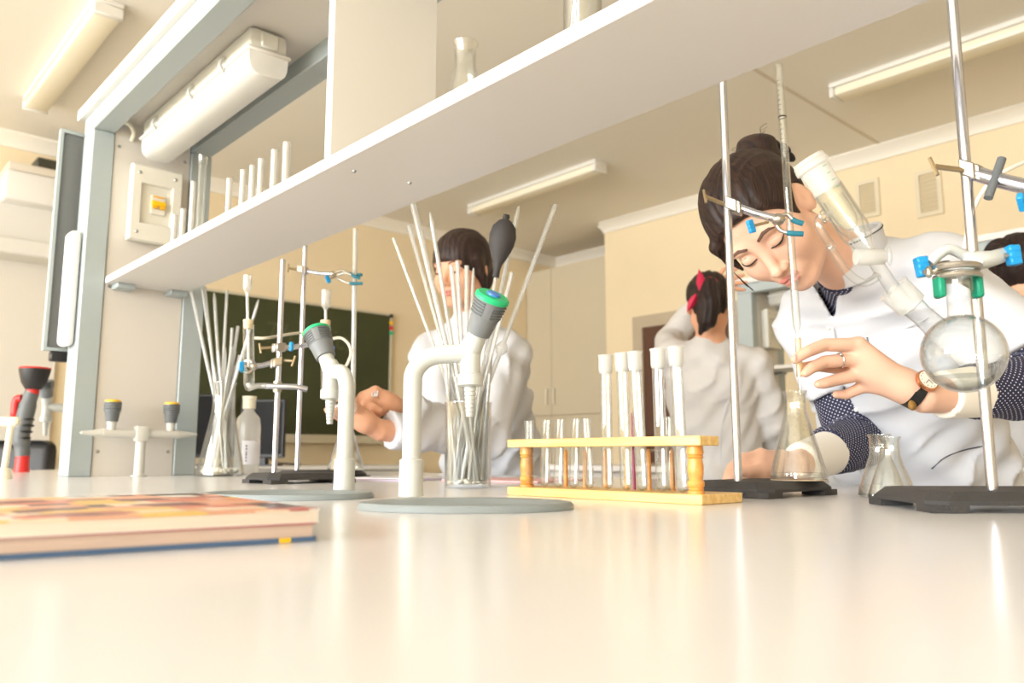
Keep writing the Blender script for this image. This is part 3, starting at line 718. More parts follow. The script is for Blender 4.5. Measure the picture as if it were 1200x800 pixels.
# ------------------------------------------------------------------ wooden test-tube rack
RB0, RB1, RA0, RA1 = 0.830, 0.920, 0.572, 0.922
HX = 0.851
def on_rack(px, py): return on_x(px, py, HX)
big = [((709, 402), (712, 571)), ((728, 400), (734, 571.5)), ((742.5, 395), (753, 572)), ((770, 392), (776, 572.5)), ((791, 392), (800, 573))]
small = [((620, 495), (620, 567)), ((640.5, 488.5), (638, 568)), ((656.5, 488), (654, 568)), ((675, 486), (672, 569)), ((686.5, 487), (691, 569.5)), ((758, 482), (760, 572))]
def seat(pr, z):
    a = Vector(on_rack(*pr[1])); b = Vector(on_rack(*pr[0])); a.z = z
    return a, b
rk = Thing('test_tube_rack', 'wooden rack of test tubes with turned posts standing on the bench', 'rack', ((RB0 + RB1) / 2, (RA0 + RA1) / 2, BT))
rk.part('base_board', Geo().box(RB0, RB1, RA0, RA1, BT + 0.0002, BT + 0.0125, 0.0012), 'wood_pine', smooth=False)
ZT0, ZT1 = BT + 0.0715, BT + 0.0835
holes = []
for lst, r in ((big, 0.0105), (small, 0.0088)):
    for pr in lst:
        a, b = seat(pr, BT + 0.0127); k = (ZT0 + 0.006 - a.z) / (b.z - a.z)
        holes.append((a.y + (b.y - a.y) * k, r))
holes = [h for i, h in enumerate(holes)]
tb = rk.part('top_board', Geo().box(0.830, 0.872, RA0, RA1, ZT0, ZT1, 0.0012), 'wood_pine', smooth=False)
cg = Geo()
for y, r in holes[:10]: cg.cyl((HX, y, ZT0 - 0.01), (HX, y, ZT1 + 0.01), r, n=24)
cutter = mesh_obj('cutter', cg, 'wood_pine', False, rk.loc); cutter.location = rk.loc
bm_ = tb.modifiers.new('holes', 'BOOLEAN'); bm_.object = cutter; bm_.operation = 'DIFFERENCE'; bm_.solver = 'EXACT'; bm_.use_self = True
bpy.context.view_layer.update()
dg = bpy.context.evaluated_depsgraph_get()
nm = bpy.data.meshes.new_from_object(tb.evaluated_get(dg)); tb.modifiers.clear(); tb.data = nm
bpy.data.objects.remove(cutter)
for yy in (RA0 + 0.022, RA1 - 0.022):
    prof = [(0, 0), (0.0105, 0), (0.0105, 0.003), (0.0088, 0.004), (0.0098, 0.0055), (0.0088, 0.007), (0.0105, 0.009), (0.0108, 0.014), (0.0085, 0.017), (0.0098, 0.026), (0.0100, 0.034), (0.0085, 0.043), (0.0105, 0.045), (0.0088, 0.047), (0.0105, 0.049), (0.0100, 0.059), (0, 0.059)]
    rk.part('turned_post', Geo().lathe(prof, (HX, yy, BT + 0.0125), (0, 0, 1), 24), 'wood_turned', label='orange turned post')
for k in range(7):
    yy = RA0 + 0.055 + k * 0.040
    rk.part('peg', Geo().lathe([(0, 0), (0.0035, 0), (0.0030, 0.052), (0.0015, 0.056), (0, 0.056)], (0.902, yy, BT + 0.0125), (0, 0, 1), 12), 'wood_turned')
ordn = ('leftmost', 'second from left', 'middle', 'second from right', 'rightmost')
proto = None
for i, pr in enumerate(big):
    a, b = seat(pr, BT + 0.0130)
    if proto is None:
        proto = Thing('tall_test_tube', '', 'test tube', (0, 0, 0), GROUP_TUBES); r, L = 0.0082, 0.186
        proto.part('tube', Geo().lathe(tube_profile(r, L - 0.022), n=24), 'glass', local=True)
        proto.part('ground_neck', Geo().lathe([(r, L - 0.026), (0.0098, L - 0.022), (0.0098, L - 0.003), (0.0108, L - 0.0015), (0.0106, L), (0.0088, L - 0.0005), (0.0078, L - 0.024)], n=24), 'glass_frost', local=True, label='frosted white neck')
        o = proto.o
    else: o = copy_tree(proto.o, (0, 0, 0))
    o['label'] = 'tall test tube with frosted neck in the wooden rack, %s of the five' % ordn[i]
    align(o, a, b)
proto = None
sord = ('leftmost of the short ones', 'second short one from left', 'third short one from left', 'fourth short one from left', 'fifth short one, slanting', 'short one among the tall tubes')
for i, pr in enumerate(small):
    a, b = seat(pr, BT + 0.0130)
    if i == 5: a.x += 0.045; b.x += 0.045
    if proto is None:
        proto = single('short_test_tube', Geo().lathe(tube_profile(0.0072, 0.099, lip=0.0008), n=22), 'glass', '', 'test tube', loc=(0, 0, 0), group=GROUP_TUBES); o = proto
    else: o = proto.copy(); COL.objects.link(o)
    o['label'] = 'short clear test tube in the wooden rack, %s' % sord[i]
    align(o, a, b)
single('thermometer', Geo().cyl((0.876, 0.712, BT + 0.0130), (0.878, 0.714, BT + 0.118), 0.0022, n=10), mat('thermo_red', rgb(150, 40, 84), 0.4), 'thin crimson-filled thermometer standing behind the tall test tubes', 'thermometer')

# ------------------------------------------------------------------ glass cylinder of tubes, centre
def vessel(name, prof_out, wall, c, label, cat='flask', n=48, material='glass', group=None):
    inner = [(max(r - wall, 0), h + (wall if i == 0 else 0)) for i, (r, h) in enumerate(prof_out)][::-1]
    inner[-1] = (0, wall * 1.3)
    inner[-2] = (inner[-2][0], wall * 1.3)
    return single(name, Geo().lathe([(0, 0)] + prof_out + inner, c, (0, 0, 1), n), material, label, cat, loc=tuple(c), group=group)
cb = Vector(G(548, 571, 0)); cb.z = BT + 0.0005
vessel('glass_jar', [(0.0425, 0.0), (0.0435, 0.003), (0.0435, 0.150), (0.0445, 0.1555), (0.0445, 0.158)], 0.0022, cb, 'clear cylindrical glass jar holding a bundle of glass tubes', 'jar')
g = Geo()
for k in range(160):
    a = random.uniform(0, 6.28); rr = 0.036 * math.sqrt(random.random()); s = random.uniform(0.003, 0.006)
    g.ell(cb + Vector((rr * math.cos(a), rr * math.sin(a), 0.008 + random.uniform(0, 0.006))), (s, s * 0.8, s * 0.6), 6, 4)
single('cotton_wool', g, mat('cotton', rgb(240, 236, 226), 0.9), 'white cotton wadding in the bottom of the cylindrical jar', 'cotton', loc=tuple(cb), kind='stuff')
def rod_obj(p0, p1, r, label, group, name='glass_tube', material='glass_rod', tip=False, ball=None):
    L = (Vector(p1) - Vector(p0)).length
    prof = [(0, 0), (r * 0.6, 0), (r, 0.002)]
    if ball: prof += [(r, L * ball - r * 3.2), (r * 2.2, L * ball - r * 1.6), (r * 2.9, L * ball), (r * 2.2, L * ball + r * 1.6), (r, L * ball + r * 3.2)]
    prof += [(r, L - (0.02 if tip else 0.001)), (r * (0.45 if tip else 0.9), L), (r * 0.42, L), (r * 0.5, L * 0.5), (r * 0.5, 0.003)]
    ob = single(name, Geo().lathe(prof, n=12), material, label, 'glass tube', loc=(0, 0, 0), group=group)
    align(ob, p0, p1)
    return ob
GJ = 'glass tubes in the cylindrical jar'
Yb = 1.522
def cc(v): return Vector(cam_dir((v[0], v[1], 0))) + Vector((0, 0, v[2]))
def jar_tube(px, py, dY, bx, by, r, label, **kw):
    p0 = cb + cc((bx, by, 0.012)); p1 = Vector(at(px, py, Yb + dY))
    return rod_obj(p0, p1, r, label, GJ, **kw)
spec = [(461, 279, 0.0, 0.030, 0.0, 0.0034, 'slim glass tube leaning furthest left out of the cylindrical jar', {}),
        (479, 264, 0.04, 0.028, -0.02, 0.0042, 'glass tube leaning left from the jar, second from the left', {}),
        (483, 239, -0.03, 0.022, 0.012, 0.0045, 'tallest left-leaning glass tube in the cylindrical jar', {}),
        (486, 240, 0.10, 0.018, -0.018, 0.0042, 'glass tube just right of the tallest left-leaning one in the jar', {}),
        (504, 249, -0.02, 0.012, 0.02, 0.0042, 'left-leaning glass pipette with a pointed tip, crossing the face', {'tip': True}),
        (529, 311, -0.06, 0.006, 0.02, 0.0042, 'short upright glass tube in front of the face, leftmost of four', {}),
        (536, 306, -0.02, 0.0, 0.024, 0.0045, 'short upright glass tube in front of the face, second of four', {}),
        (547, 311, -0.04, -0.004, 0.02, 0.0045, 'short upright glass tube in front of the face, third of four', {}),
        (555, 314, 0.02, -0.008, 0.02, 0.0035, 'short pointed glass tube in front of the face, rightmost of four', {'tip': True}),
        (608, 242, 0.05, -0.012, -0.01, 0.0042, 'tall glass pipette rising behind the black rubber bulb', {'tip': True}),
        (600, 319, -0.03, -0.016, 0.012, 0.0042, 'glass tube ending just right of the green tap cap', {}),
        (651, 240, -0.01, -0.030, 0.004, 0.0045, 'glass tube with a round bulge leaning furthest right from the jar', {'ball': 0.47})]
for px, py, dY, bx, by, r, lab, kw in spec: jar_tube(px, py, dY, bx, by, r, lab, **kw)
for k in range(46):
    bx = -0.036 + 0.072 * ((k * 0.618) % 1.0); my = math.sqrt(max(0.0375 ** 2 - bx * bx, 0)); by = random.uniform(-my, my)
    mx_ = max(-0.036, min(0.036, bx + random.uniform(-0.034, 0.034))); my = math.sqrt(max(0.0375 ** 2 - mx_ * mx_, 0)); m_y = max(-my, min(my, by + random.uniform(-0.03, 0.03)))
    L = random.uniform(0.16, 0.24); t = L / 0.146
    p0 = cb + cc((bx, by, 0.012)); p1 = cb + cc((bx + (mx_ - bx) * t, by + (m_y - by) * t, 0.012 + L))
    rod_obj(p0, p1, random.choice((0.0026, 0.0034, 0.0040)), 'plain glass tube within the bundle in the cylindrical jar', GJ)
# pipette with rubber bulb
p0 = cb + cc((-0.010, -0.022, 0.012)); pn = Vector(at(583, 312, 1.50)); pc = Vector(at(588, 285, 1.50)); pt = Vector(at(593, 255, 1.50))
t = Thing('bulb_pipette', 'glass pipette in the jar topped by a black rubber bulb', 'pipette', p0, GJ)
t.part('pipette', Geo().cyl(p0, pn, 0.0035, n=12), 'glass_rod')
ax = (pt - pn).normalized(); L = (pt - pn).length
t.part('rubber_bulb', Geo().lathe([(0, -0.022), (0.0065, -0.022), (0.0065, -0.006), (0.0085, 0.004), (0.017, 0.022), (0.0245, 0.043), (0.0262, 0.060), (0.0225, 0.078), (0.0130, 0.090), (0.0062, 0.094), (0.0070, 0.098), (0.0062, 0.103), (0, 0.104)], pn, ax, 32), 'rubber_black', label='black rubber bulb')

# ------------------------------------------------------------------ left conical flask of tubes and the bottle
cf = Vector(G(258, 557.5, 0)); cf.z = BT + 0.0005
vessel('conical_flask', [(0.062, 0.0), (0.067, 0.006), (0.066, 0.014), (0.034, 0.175), (0.0315, 0.200), (0.0315, 0.262), (0.034, 0.268), (0.034, 0.271)], 0.002, cf, 'large conical flask stuffed with glass tubes beside the left upright')
g = Geo()
for k in range(160):
    a = random.uniform(0, 6.28); rr = 0.052 * math.sqrt(random.random()); s = random.uniform(0.004, 0.009)
    g.ell(cf + Vector((rr * math.cos(a), rr * math.sin(a), 0.011 + random.uniform(0, 0.010))), (s, s * 0.8, s * 0.7), 6, 4)
single('cotton_wool', g, 'cotton', 'white cotton wadding in the bottom of the large conical flask', 'cotton', loc=tuple(cf), kind='stuff')
GF = 'glass tubes in the large conical flask'
Yf = q(258, 557.5, 1)[1] * 0 + 2.34
for i, (px, py, bx, by, tip, lab) in enumerate(((224, 341, 0.03, 0.0, 0, 'glass tube leaning furthest left out of the large conical flask'), (237, 338, 0.02, 0.01, 0, 'second glass tube from the left in the large conical flask'), (240, 336, 0.015, -0.015, 0, 'third glass tube from the left in the large conical flask'),
        (251, 343, 0.005, 0.02, 1, 'upright glass tube with pointed tip in the large conical flask'), (266, 340, -0.005, -0.01, 0, 'tall upright glass tube right of centre in the large conical flask'), (272, 384, 0.0, 0.02, 0, 'shorter glass tube right of centre in the large conical flask'),
        (279, 382, -0.012, 0.0, 0, 'short glass tube leaning slightly right in the large conical flask'), (303, 351, -0.04, 0.01, 1, 'glass tube leaning furthest right out of the large conical flask'), (264, 407, 0.01, 0.0, 1, 'shortest pointed glass tube in the large conical flask'), (281, 416, -0.02, 0.01, 0, 'stubby glass tube at the right rim of the large conical flask'))):
    rod_obj(cf + cc((bx, by, 0.016)), at(px, py, Yf + random.uniform(-0.03, 0.03)), 0.0042 if i % 3 else 0.0050, lab, GF, tip=bool(tip))
for k in range(12):
    a = random.uniform(0, 6.28); rr = 0.040 * math.sqrt(random.random()); b0 = (rr * math.cos(a), rr * math.sin(a))
    a2 = a + math.pi + random.uniform(-0.8, 0.8); r2 = 0.022 * math.sqrt(random.random()); m0 = (r2 * math.cos(a2), r2 * math.sin(a2))
    L = random.uniform(0.28, 0.36); tt = L / 0.245
    rod_obj(cf + cc((b0[0], b0[1], 0.016)), cf + cc((b0[0] + (m0[0] - b0[0]) * tt, b0[1] + (m0[1] - b0[1]) * tt, 0.016 + L)), 0.0042, 'plain glass tube within the bundle in the large conical flask', GF)
bb = Vector(at(288.5, 553, 2.60)); bb.z = BT + 0.0005
t = Thing('reagent_bottle', 'clear bottle with a pale cap and label beside the large conical flask', 'bottle', bb)
t.part('body', Geo().lathe([(0, 0), (0.036, 0), (0.039, 0.004), (0.039, 0.150), (0.035, 0.178), (0.020, 0.196), (0.017, 0.200), (0.017, 0.212), (0, 0.212)], bb, (0, 0, 1), 36), 'glass_frost_light')
t.part('cap', Geo().lathe([(0, 0.208), (0.020, 0.208), (0.020, 0.236), (0.022, 0.238), (0.022, 0.248), (0, 0.249)], bb, (0, 0, 1), 28), 'pale_plastic')
lbm = []
for a in np.linspace(-0.1, 2.6, 14): lbm.append(cam_dir((math.cos(a - 1.6), math.sin(a - 1.6), 0)))
v = [bb + d * 0.0396 + up * z for z in (0.03, 0.105) for d in lbm]; n = len(lbm)
lb = t.part('paper_label', Geo().add(v, [(i, i + 1, n + i + 1, n + i) for i in range(n - 1)]), 'paper_white')
g = Geo()
for k in range(6):
    d = cam_dir((math.sin(0.25), -math.cos(0.25), 0)); s = cam_dir((math.cos(0.25), math.sin(0.25), 0)); c = bb + d * 0.0402 + up * (0.04 + k * 0.009)
    g.add([c - s * 0.002, c + s * 0.002, c + s * 0.002 + up * (0.004 + (k % 3) * 0.0012), c - s * 0.002 + up * (0.004 + (k % 3) * 0.0012)], [(0, 1, 2, 3)])
t.part('print', g, 'black_plastic', parent=lb, smooth=False)

# ------------------------------------------------------------------ glass on the shelf
ZS = 0.5715
GS = 'glassware on the long shelf'
def shelf_tube(px, base_py, top_py, r, label, b=0.80, frost=False):
    p = on_x(px, base_py, b); top = on_x(px, top_py, b)[2]
    L = top - (BT + ZS)
    single('shelf_test_tube', Geo().lathe(tube_profile(r, L, lip=0.0007), (p[0], p[1], BT + ZS), (0, 0, 1), 20), 'glass_frost_light' if frost else 'glass_rod', label, 'test tube', loc=(p[0], p[1], BT + ZS), group=GS)
shelf_tube(203, 285, 253, 0.0085, 'short tube standing on the shelf in front of the switch box corner')
shelf_tube(213, 278, 246, 0.0080, 'second short tube on the shelf, right of the switch box')
shelf_tube(224, 266, 215, 0.0085, 'tall tube on the shelf just left of the long-necked flask')
for i, (px, tp) in enumerate(((268, 210), (284, 200), (295, 195), (305, 187), (321, 177), (335, 168))):
    shelf_tube(px, 232 - (px - 268) * 0.52, tp, 0.0088 if i > 3 else 0.0075, 'clear tube in the row on the shelf, number %s from the long-necked flask' % ('one', 'two', 'three', 'four', 'five', 'six')[i])
p = on_x(234, 258, 0.80); L = on_x(237, 183, 0.80)[2] - BT - ZS
single('long_necked_flask', Geo().lathe([(0, 0), (0.020, 0.001), (0.030, 0.012), (0.033, 0.028), (0.030, 0.046), (0.018, 0.060), (0.0115, 0.072), (0.0105, 0.085), (0.0105, L - 0.028), (0.0125, L - 0.026), (0.0135, L - 0.002), (0.0145, L), (0.0120, L), (0.0110, L - 0.03), (0.0095, 0.08)], (p[0], p[1], BT + ZS), (0, 0, 1), 32), 'glass', 'long-necked round flask on the shelf next to the upright', 'flask', loc=(p[0], p[1], BT + ZS), group=GS)
p = on_x(545, 88, 0.80); L = on_x(545, 51, 0.80)[2] - BT - ZS
single('shelf_flask', Geo().lathe([(0, 0), (0.040, 0), (0.042, 0.005), (0.021, L - 0.055), (0.0180, L - 0.045), (0.0180, L - 0.008), (0.0222, L - 0.002), (0.0222, L), (0.0200, L), (0.0162, L - 0.008), (0.0162, L - 0.045), (0.040, 0.007), (0, 0.003)], (p[0], p[1], BT + ZS), (0, 0, 1), 36), 'glass', 'conical flask on the shelf, its lipped neck showing by the divider', 'flask', loc=(p[0], p[1], BT + ZS), group=GS)
p = on_x(683, 20, 0.80)
single('shelf_beaker', Geo().lathe([(0, 0), (0.026, 0), (0.028, 0.004), (0.028, 0.20), (0.030, 0.205), (0.0265, 0.203), (0.0265, 0.005), (0, 0.003)], (p[0], p[1], BT + ZS), (0, 0, 1), 32), 'glass', 'tall glass beaker on the shelf at the very top of the picture', 'beaker', loc=(p[0], p[1], BT + ZS), group=GS)

# ------------------------------------------------------------------ lab stands
def stand(rod_xy, zt, height, base_c, rot, label, Lx=0.21, Ly=0.135, rr=0.006):
    x, y = rod_xy
    t = Thing('lab_stand', label, 'lab stand', (x, y, BT), 'lab stands on the bench')
    R = Matrix.Translation((base_c[0], base_c[1], BT)) @ Matrix.Rotation(rot, 4, 'Z')
    hx, hy = Lx / 2, Ly / 2
    b = bmesh.new()
    lv = [(hx, hy, 0.008), (hx, hy, 0.0125), (hx - 0.010, hy - 0.010, zt)]
    rings = []
    for ax_, ay_, z in lv:
        c = 0.018
        pts = [(ax_ - c, ay_), (-ax_ + c, ay_), (-ax_, ay_ - c), (-ax_, -ay_ + c), (-ax_ + c, -ay_), (ax_ - c, -ay_), (ax_, -ay_ + c), (ax_, ay_ - c)]
        rings.append([b.verts.new((p[0], p[1], z)) for p in pts])
    for A, Bq in zip(rings, rings[1:]):
        for k in range(8): b.faces.new((A[k], A[(k + 1) % 8], Bq[(k + 1) % 8], Bq[k]))
    b.faces.new(rings[0][::-1]); b.faces.new(rings[-1])
    bmesh.ops.transform(b, matrix=R, verts=b.verts)
    ba = t.part('base', Geo().bm(b), 'iron_black', smooth=False, label='black cast base')
    for sx in (-1, 1):
        for sy in (-1, 1):
            cxx, cyy = sx * (hx - 0.019), sy * (hy - 0.019)
            t.part('foot', Geo().prism([(cxx - 0.019, cyy - 0.019), (cxx + 0.019, cyy - 0.019), (cxx + 0.019, cyy + 0.019), (cxx - 0.019, cyy + 0.019)], 0.0003, 0.0085, R), 'iron_black', parent=ba, smooth=False)
    t.part('rod', Geo().lathe([(0, 0), (rr, 0), (rr, height - zt - 0.001), (rr - 0.001, height - zt), (0, height - zt)], (x, y, BT + zt), (0, 0, 1), 24), 'chrome', label='chrome rod')
    return t
def rodxy(px, py, Y): p = at(px, py, Y); return (p[0], p[1])
rc = rodxy(865, 561, 1.19); stand(rc, 0.0225, 0.66, (rc[0] + 0.062, rc[1] + 0.000), 0.0, 'lab stand with the burette clamp in front of the leaning woman', 0.20, 0.14)
rr_ = rodxy(1163, 573, 0.89); cR = W(q(1163, 573, 0.89)[0] + 0.05, 0.925, 0); stand(rr_, 0.0225, 0.66, (cR[0], cR[1]), -math.atan2(VB, UB) - 0.05, 'lab stand at the right edge carrying the round-bottomed flask', 0.27, 0.17)
ra = rodxy(321.5, 552, 1.80); stand(ra, 0.022, 0.505, (ra[0] + 0.035, ra[1] - 0.05), 0.0, 'left lab stand, nearer one of the pair by the chalkboard', 0.20, 0.14)
rb2 = rodxy(348, 550, 2.06); stand(rb2, 0.022, 0.62, (rb2[0] + 0.06, rb2[1] - 0.02), 0.0, 'lab stand just behind the nearer left one, with an empty clamp', 0.20, 0.14)

def clamp(name_label, rod_p, pts_arm, jaws, blue=None, screw=None, rad=0.005, mats=('cast_metal', 'chrome', 'teal_rubber', 'knob_blue'), group='clamps on the stands'):
    """rod_p: point on the rod; pts_arm: arm axis points; jaws: list of polylines; blue: (stem0, knob) points; screw: (from, to)"""
    A = Vector(rod_p)
    t = Thing('stand_clamp', name_label, 'clamp', A, group)
    d = (Vector(pts_arm[1]) - Vector(pts_arm[0])).normalized(); sd = d.cross(up).normalized()
    g = Geo()
    for s in (-1, 1): g.box(-0.010, 0.010, -0.003, 0.003, -0.010, 0.010, 0.002, 1, Matrix.Translation(A + sd * (s * 0.0095)) @ Matrix(((d.x, sd.x, 0, 0), (d.y, sd.y, 0, 0), (d.z, sd.z, 1, 0), (0, 0, 0, 1))))
    g.box(-0.004, 0.004, -0.0095, 0.0095, -0.010, 0.010, 0.002, 1, Matrix.Translation(A + d * 0.0115) @ Matrix(((d.x, sd.x, 0, 0), (d.y, sd.y, 0, 0), (d.z, sd.z, 1, 0), (0, 0, 0, 1))))
    t.part('boss_head', g, mats[0])
    if screw:
        s0, s1 = Vector(screw[0]), Vector(screw[1]); ax_ = (s1 - s0).normalized(); o_ = ax_.cross(Vector((0.2, 0.3, 1))).cross(ax_).normalized()
        sc_ = t.part('thumb_screw', Geo().tube([s0, s1], 0.0032, 10), 'brass_dull')
        t.part('tommy_bar', Geo().tube([s1 - o_ * 0.012, s1 + o_ * 0.012], 0.0022, 8), 'brass_dull', parent=sc_)
    t.part('arm', Geo().tube(pts_arm, rad, 14), mats[1])
    e = Vector(pts_arm[-1])
    t.part('swivel', Geo().ell(e, (rad * 1.7, rad * 1.7, rad * 1.5), 14, 8), mats[0])
    for j in jaws:
        P = bez(j, 5); n = len(P); jw = t.part('jaw', Geo().tube(P[:int(n * 0.62) + 1], 0.0032, 10), mats[0])
        t.part('rubber_sleeve', Geo().tube(P[int(n * 0.62):], 0.0042, 10), mats[2], parent=jw)
    if blue:
        b0, b1 = Vector(blue[0]), Vector(blue[1]); ax_ = (b1 - b0).normalized(); st = t.part('jaw_screw', Geo().tube([b0, b1], 0.0025, 10), 'brass_dull')
        o_ = up - ax_ * ax_.z; o_ = o_.normalized(); w_ = ax_.cross(o_)
        g = Geo()
        for s in (-1, 0, 1):
            g.box(-0.004, 0.007, -0.0035, 0.0035, -0.0045, 0.0045, 0.0015, 1, Matrix.Translation(b1 + o_ * (s * 0.0055)) @ Matrix(((ax_.x, w_.x, o_.x, 0), (ax_.y, w_.y, o_.y, 0), (ax_.z, w_.z, o_.z, 0), (0, 0, 0, 1))))
        t.part('wing_knob', g, mats[3], parent=st, label='bright blue wing knob')
    return t
YC = 1.19
def c_(px, py, Y=YC): return Vector(at(px, py, Y))
clamp('metal clamp with teal jaws gripping the burette', c_(858, 241), [c_(866, 243), c_(885, 250, 1.18), c_(912, 257, 1.175)],
      [[c_(910, 256, 1.18), c_(922, 251, 1.178), c_(930, 258, 1.176), c_(941, 262, 1.175)], [c_(908, 259, 1.18), c_(914, 269, 1.178), c_(925, 273, 1.172), c_(941, 274, 1.17)]],
      (c_(900, 260, 1.175), c_(881, 265, 1.165)), (c_(848, 239), c_(826, 230, 1.17)), rad=0.0062)
# burette
bt0, bt1 = c_(935, 398, 1.185), c_(912.5, 76, 1.185)
t = Thing('burette', 'tall graduated glass burette held over the conical flask', 'burette', c_(937, 453, 1.185))
axb = (bt1 - bt0).normalized(); Lb = (bt1 - bt0).length
t.part('barrel', Geo().lathe([(0.0028, 0), (0.0032, 0.010), (0.0060, 0.022), (0.0060, Lb), (0.0050, Lb), (0.0050, 0.024), (0.002, 0.010)], bt0, axb, 20), 'glass')
g = Geo(); side = cam_dir((-0.75, -0.65, 0)).normalized(); tang = axb.cross(side).normalized()
for k in range(46):
    hh = 0.05 + k * (Lb - 0.07) / 46; w_ = 0.0032 if k % 5 == 0 else 0.0018
    pts = [bt0 + axb * hh + (side * math.cos(a) + tang * math.sin(a)) * 0.0062 for a in (-w_ / 0.006, 0, w_ / 0.006)]
    g.tube(pts, 0.00028, 4)
t.part('scale_marks', g, 'black_plastic')
t.part('shoulder_ring', Geo().lathe([(0.0060, 0), (0.0068, 0.001), (0.0060, 0.002)], bt0 + axb * (Lb * 0.80), axb, 20), 'cable_dark')
t.part('rubber_tube', Geo().cyl(c_(935.2, 396, 1.185), c_(937, 441, 1.185), 0.0045, n=16), 'tube_amber', label='amber rubber tube')
t.part('glass_tip', Geo().lathe([(0.0022, 0), (0.0024, 0.01), (0.0010, 0.030)], c_(937, 440, 1.185), (c_(938, 470, 1.185) - c_(937, 440, 1.185)).normalized(), 12), 'glass')
# conical flask under the burette, on the stand base
ZB = BT + 0.0228
pf = Vector(at(936, 558, 1.215)); pf.z = ZB
single('stand_pad', Geo().lathe([(0, 0), (0.040, 0), (0.0405, 0.0012), (0, 0.0012)], pf, (0, 0, 1), 36), 'cork', 'thin round pad under the flask on the black stand base', 'pad', loc=tuple(pf))
pf.z += 0.0014
vessel('titration_flask', [(0.0385, 0), (0.0408, 0.004), (0.0400, 0.010), (0.0185, 0.092), (0.0160, 0.102), (0.0158, 0.126), (0.0180, 0.130), (0.0180, 0.132)], 0.0015, pf, 'wet conical flask beneath the burette on the stand base')
g = Geo()
for k in range(130):
    a = random.uniform(0, 6.28); h = random.uniform(0.045, 0.12)
    R_ = 0.0393 - (h - 0.010) * (0.0393 - 0.0178) / 0.082 if h < 0.092 else 0.0150
    s = random.uniform(0.0005, 0.0014); d = Vector((math.cos(a), math.sin(a), 0))
    g.ell(pf + d * (R_ - 0.0012) + up * h, (s, s, s * 1.2), 6, 4)
single('water_droplets', g, 'glass', 'tiny water droplets clinging inside the wet conical flask', 'droplets', loc=tuple(pf), kind='stuff')
single('flask_liquid', Geo().lathe([(0, 0.0025), (0.0365, 0.0025), (0.0385, 0.006), (0.0380, 0.010), (0, 0.010)], pf, (0, 0, 1), 40), 'liquid_clear', 'shallow clear liquid in the bottom of the wet conical flask', 'liquid', loc=tuple(pf))
# two small flasks
def small_flask(px, py, Y, sc, label):
    p = Vector(at(px, py, Y)); p.z = BT + 0.0004
    vessel('small_conical_flask', [(0.029 * sc, 0), (0.031 * sc, 0.003), (0.0305 * sc, 0.008), (0.0150 * sc, 0.052 * sc), (0.0130 * sc, 0.060 * sc), (0.0128 * sc, 0.079 * sc), (0.0150 * sc, 0.083 * sc), (0.0150 * sc, 0.0845 * sc)], 0.0013, p, label, group='small flasks by the right stand')
small_flask(1046, 583, 1.10, 1.0, 'small empty conical flask at the right, nearer of two')
small_flask(1034, 577, 1.175, 1.06, 'small empty conical flask at the right, tucked behind the nearer one')

# ------------------------------------------------------------------ right-hand apparatus
YR = 0.86
def r_(px, py, Y=YR): return Vector(at(px, py, Y))
kpx = YR / FPX * 1.03
fc = r_(1129, 414)
t = Thing('two_neck_flask', 'round-bottomed flask with a slanted side neck clamped at the right', 'flask', fc - up * 0.043)
axn = (r_(1062, 352) - fc).normalized()
t.part('bulb', Geo().ell(fc, 0.0425, 40, 24), 'glass')
t.part('inner_wall', Geo().ell(fc, 0.0408, 36, 20), 'glass_thin')
t.part('main_neck', Geo().lathe([(0.0135, 0.038), (0.0125, 0.046), (0.0125, 0.064), (0.0150, 0.068), (0.0150, 0.088), (0.0165, 0.090), (0.0130, 0.090), (0.0120, 0.066)], fc, (0, 0, 1), 28), 'glass')
t.part('side_neck', Geo().lathe([(0.0140, 0.036), (0.0125, 0.044), (0.0115, 0.060), (0.0125, 0.074), (0.0125, 0.078)], fc, axn, 28), 'glass')
t.part('side_joint', Geo().lathe([(0.0125, 0.072), (0.0165, 0.074), (0.0172, 0.098), (0.0185, 0.101), (0.0130, 0.101)], fc, axn, 28), 'glass_frost_light')
single('flask_residue', Geo().lathe([(0, -0.0400), (0.012, -0.0385), (0.022, -0.0336), (0.030, -0.0262), (0.0318, -0.024), (0, -0.024)], fc, (0, 0, 1), 36), 'liquid_clear', 'clear liquid lying in the bottom of the round-bottomed flask', 'liquid')
# pressure-equalising funnel leaning left
pa, pb_, pj, ps, pk = r_(955, 200), r_(1012, 285), r_(1060, 352), r_(1038, 314), r_(1024, 300)
axf = (pa - pj).normalized()
base = fc + axn * 0.102
top = r_(950, 192)
Lf = (top - base).length; axf = (top - base).normalized()
t = Thing('dropping_funnel', 'slanted glass dropping funnel with side arm plugged into the round flask', 'funnel', base)
D = lambda h: base + axf * h
t.part('lower_stem', Geo().lathe([(0.0095, -0.02), (0.0075, 0.008), (0.0075, 0.045)], base, axf, 22), 'glass')
t.part('chamber', Geo().lathe([(0.006, 0.044), (0.008, 0.050), (0.0155, 0.068), (0.0165, 0.076), (0.0165, Lf - 0.034), (0.0150, Lf - 0.034), (0.0150, 0.084), (0.007, 0.062)], base, axf, 28), 'glass')
t.part('inner_vessel', Geo().lathe([(0, 0.076), (0.006, 0.078), (0.0110, 0.088), (0.0118, 0.098), (0.0118, Lf - 0.045)], base, axf, 24), 'glass')
gn = t.part('ground_neck', Geo().lathe([(0.0165, Lf - 0.036), (0.0155, Lf - 0.030), (0.0165, Lf - 0.008), (0.0120, Lf - 0.008)], base, axf, 28), 'glass_frost', label='frosted white neck')
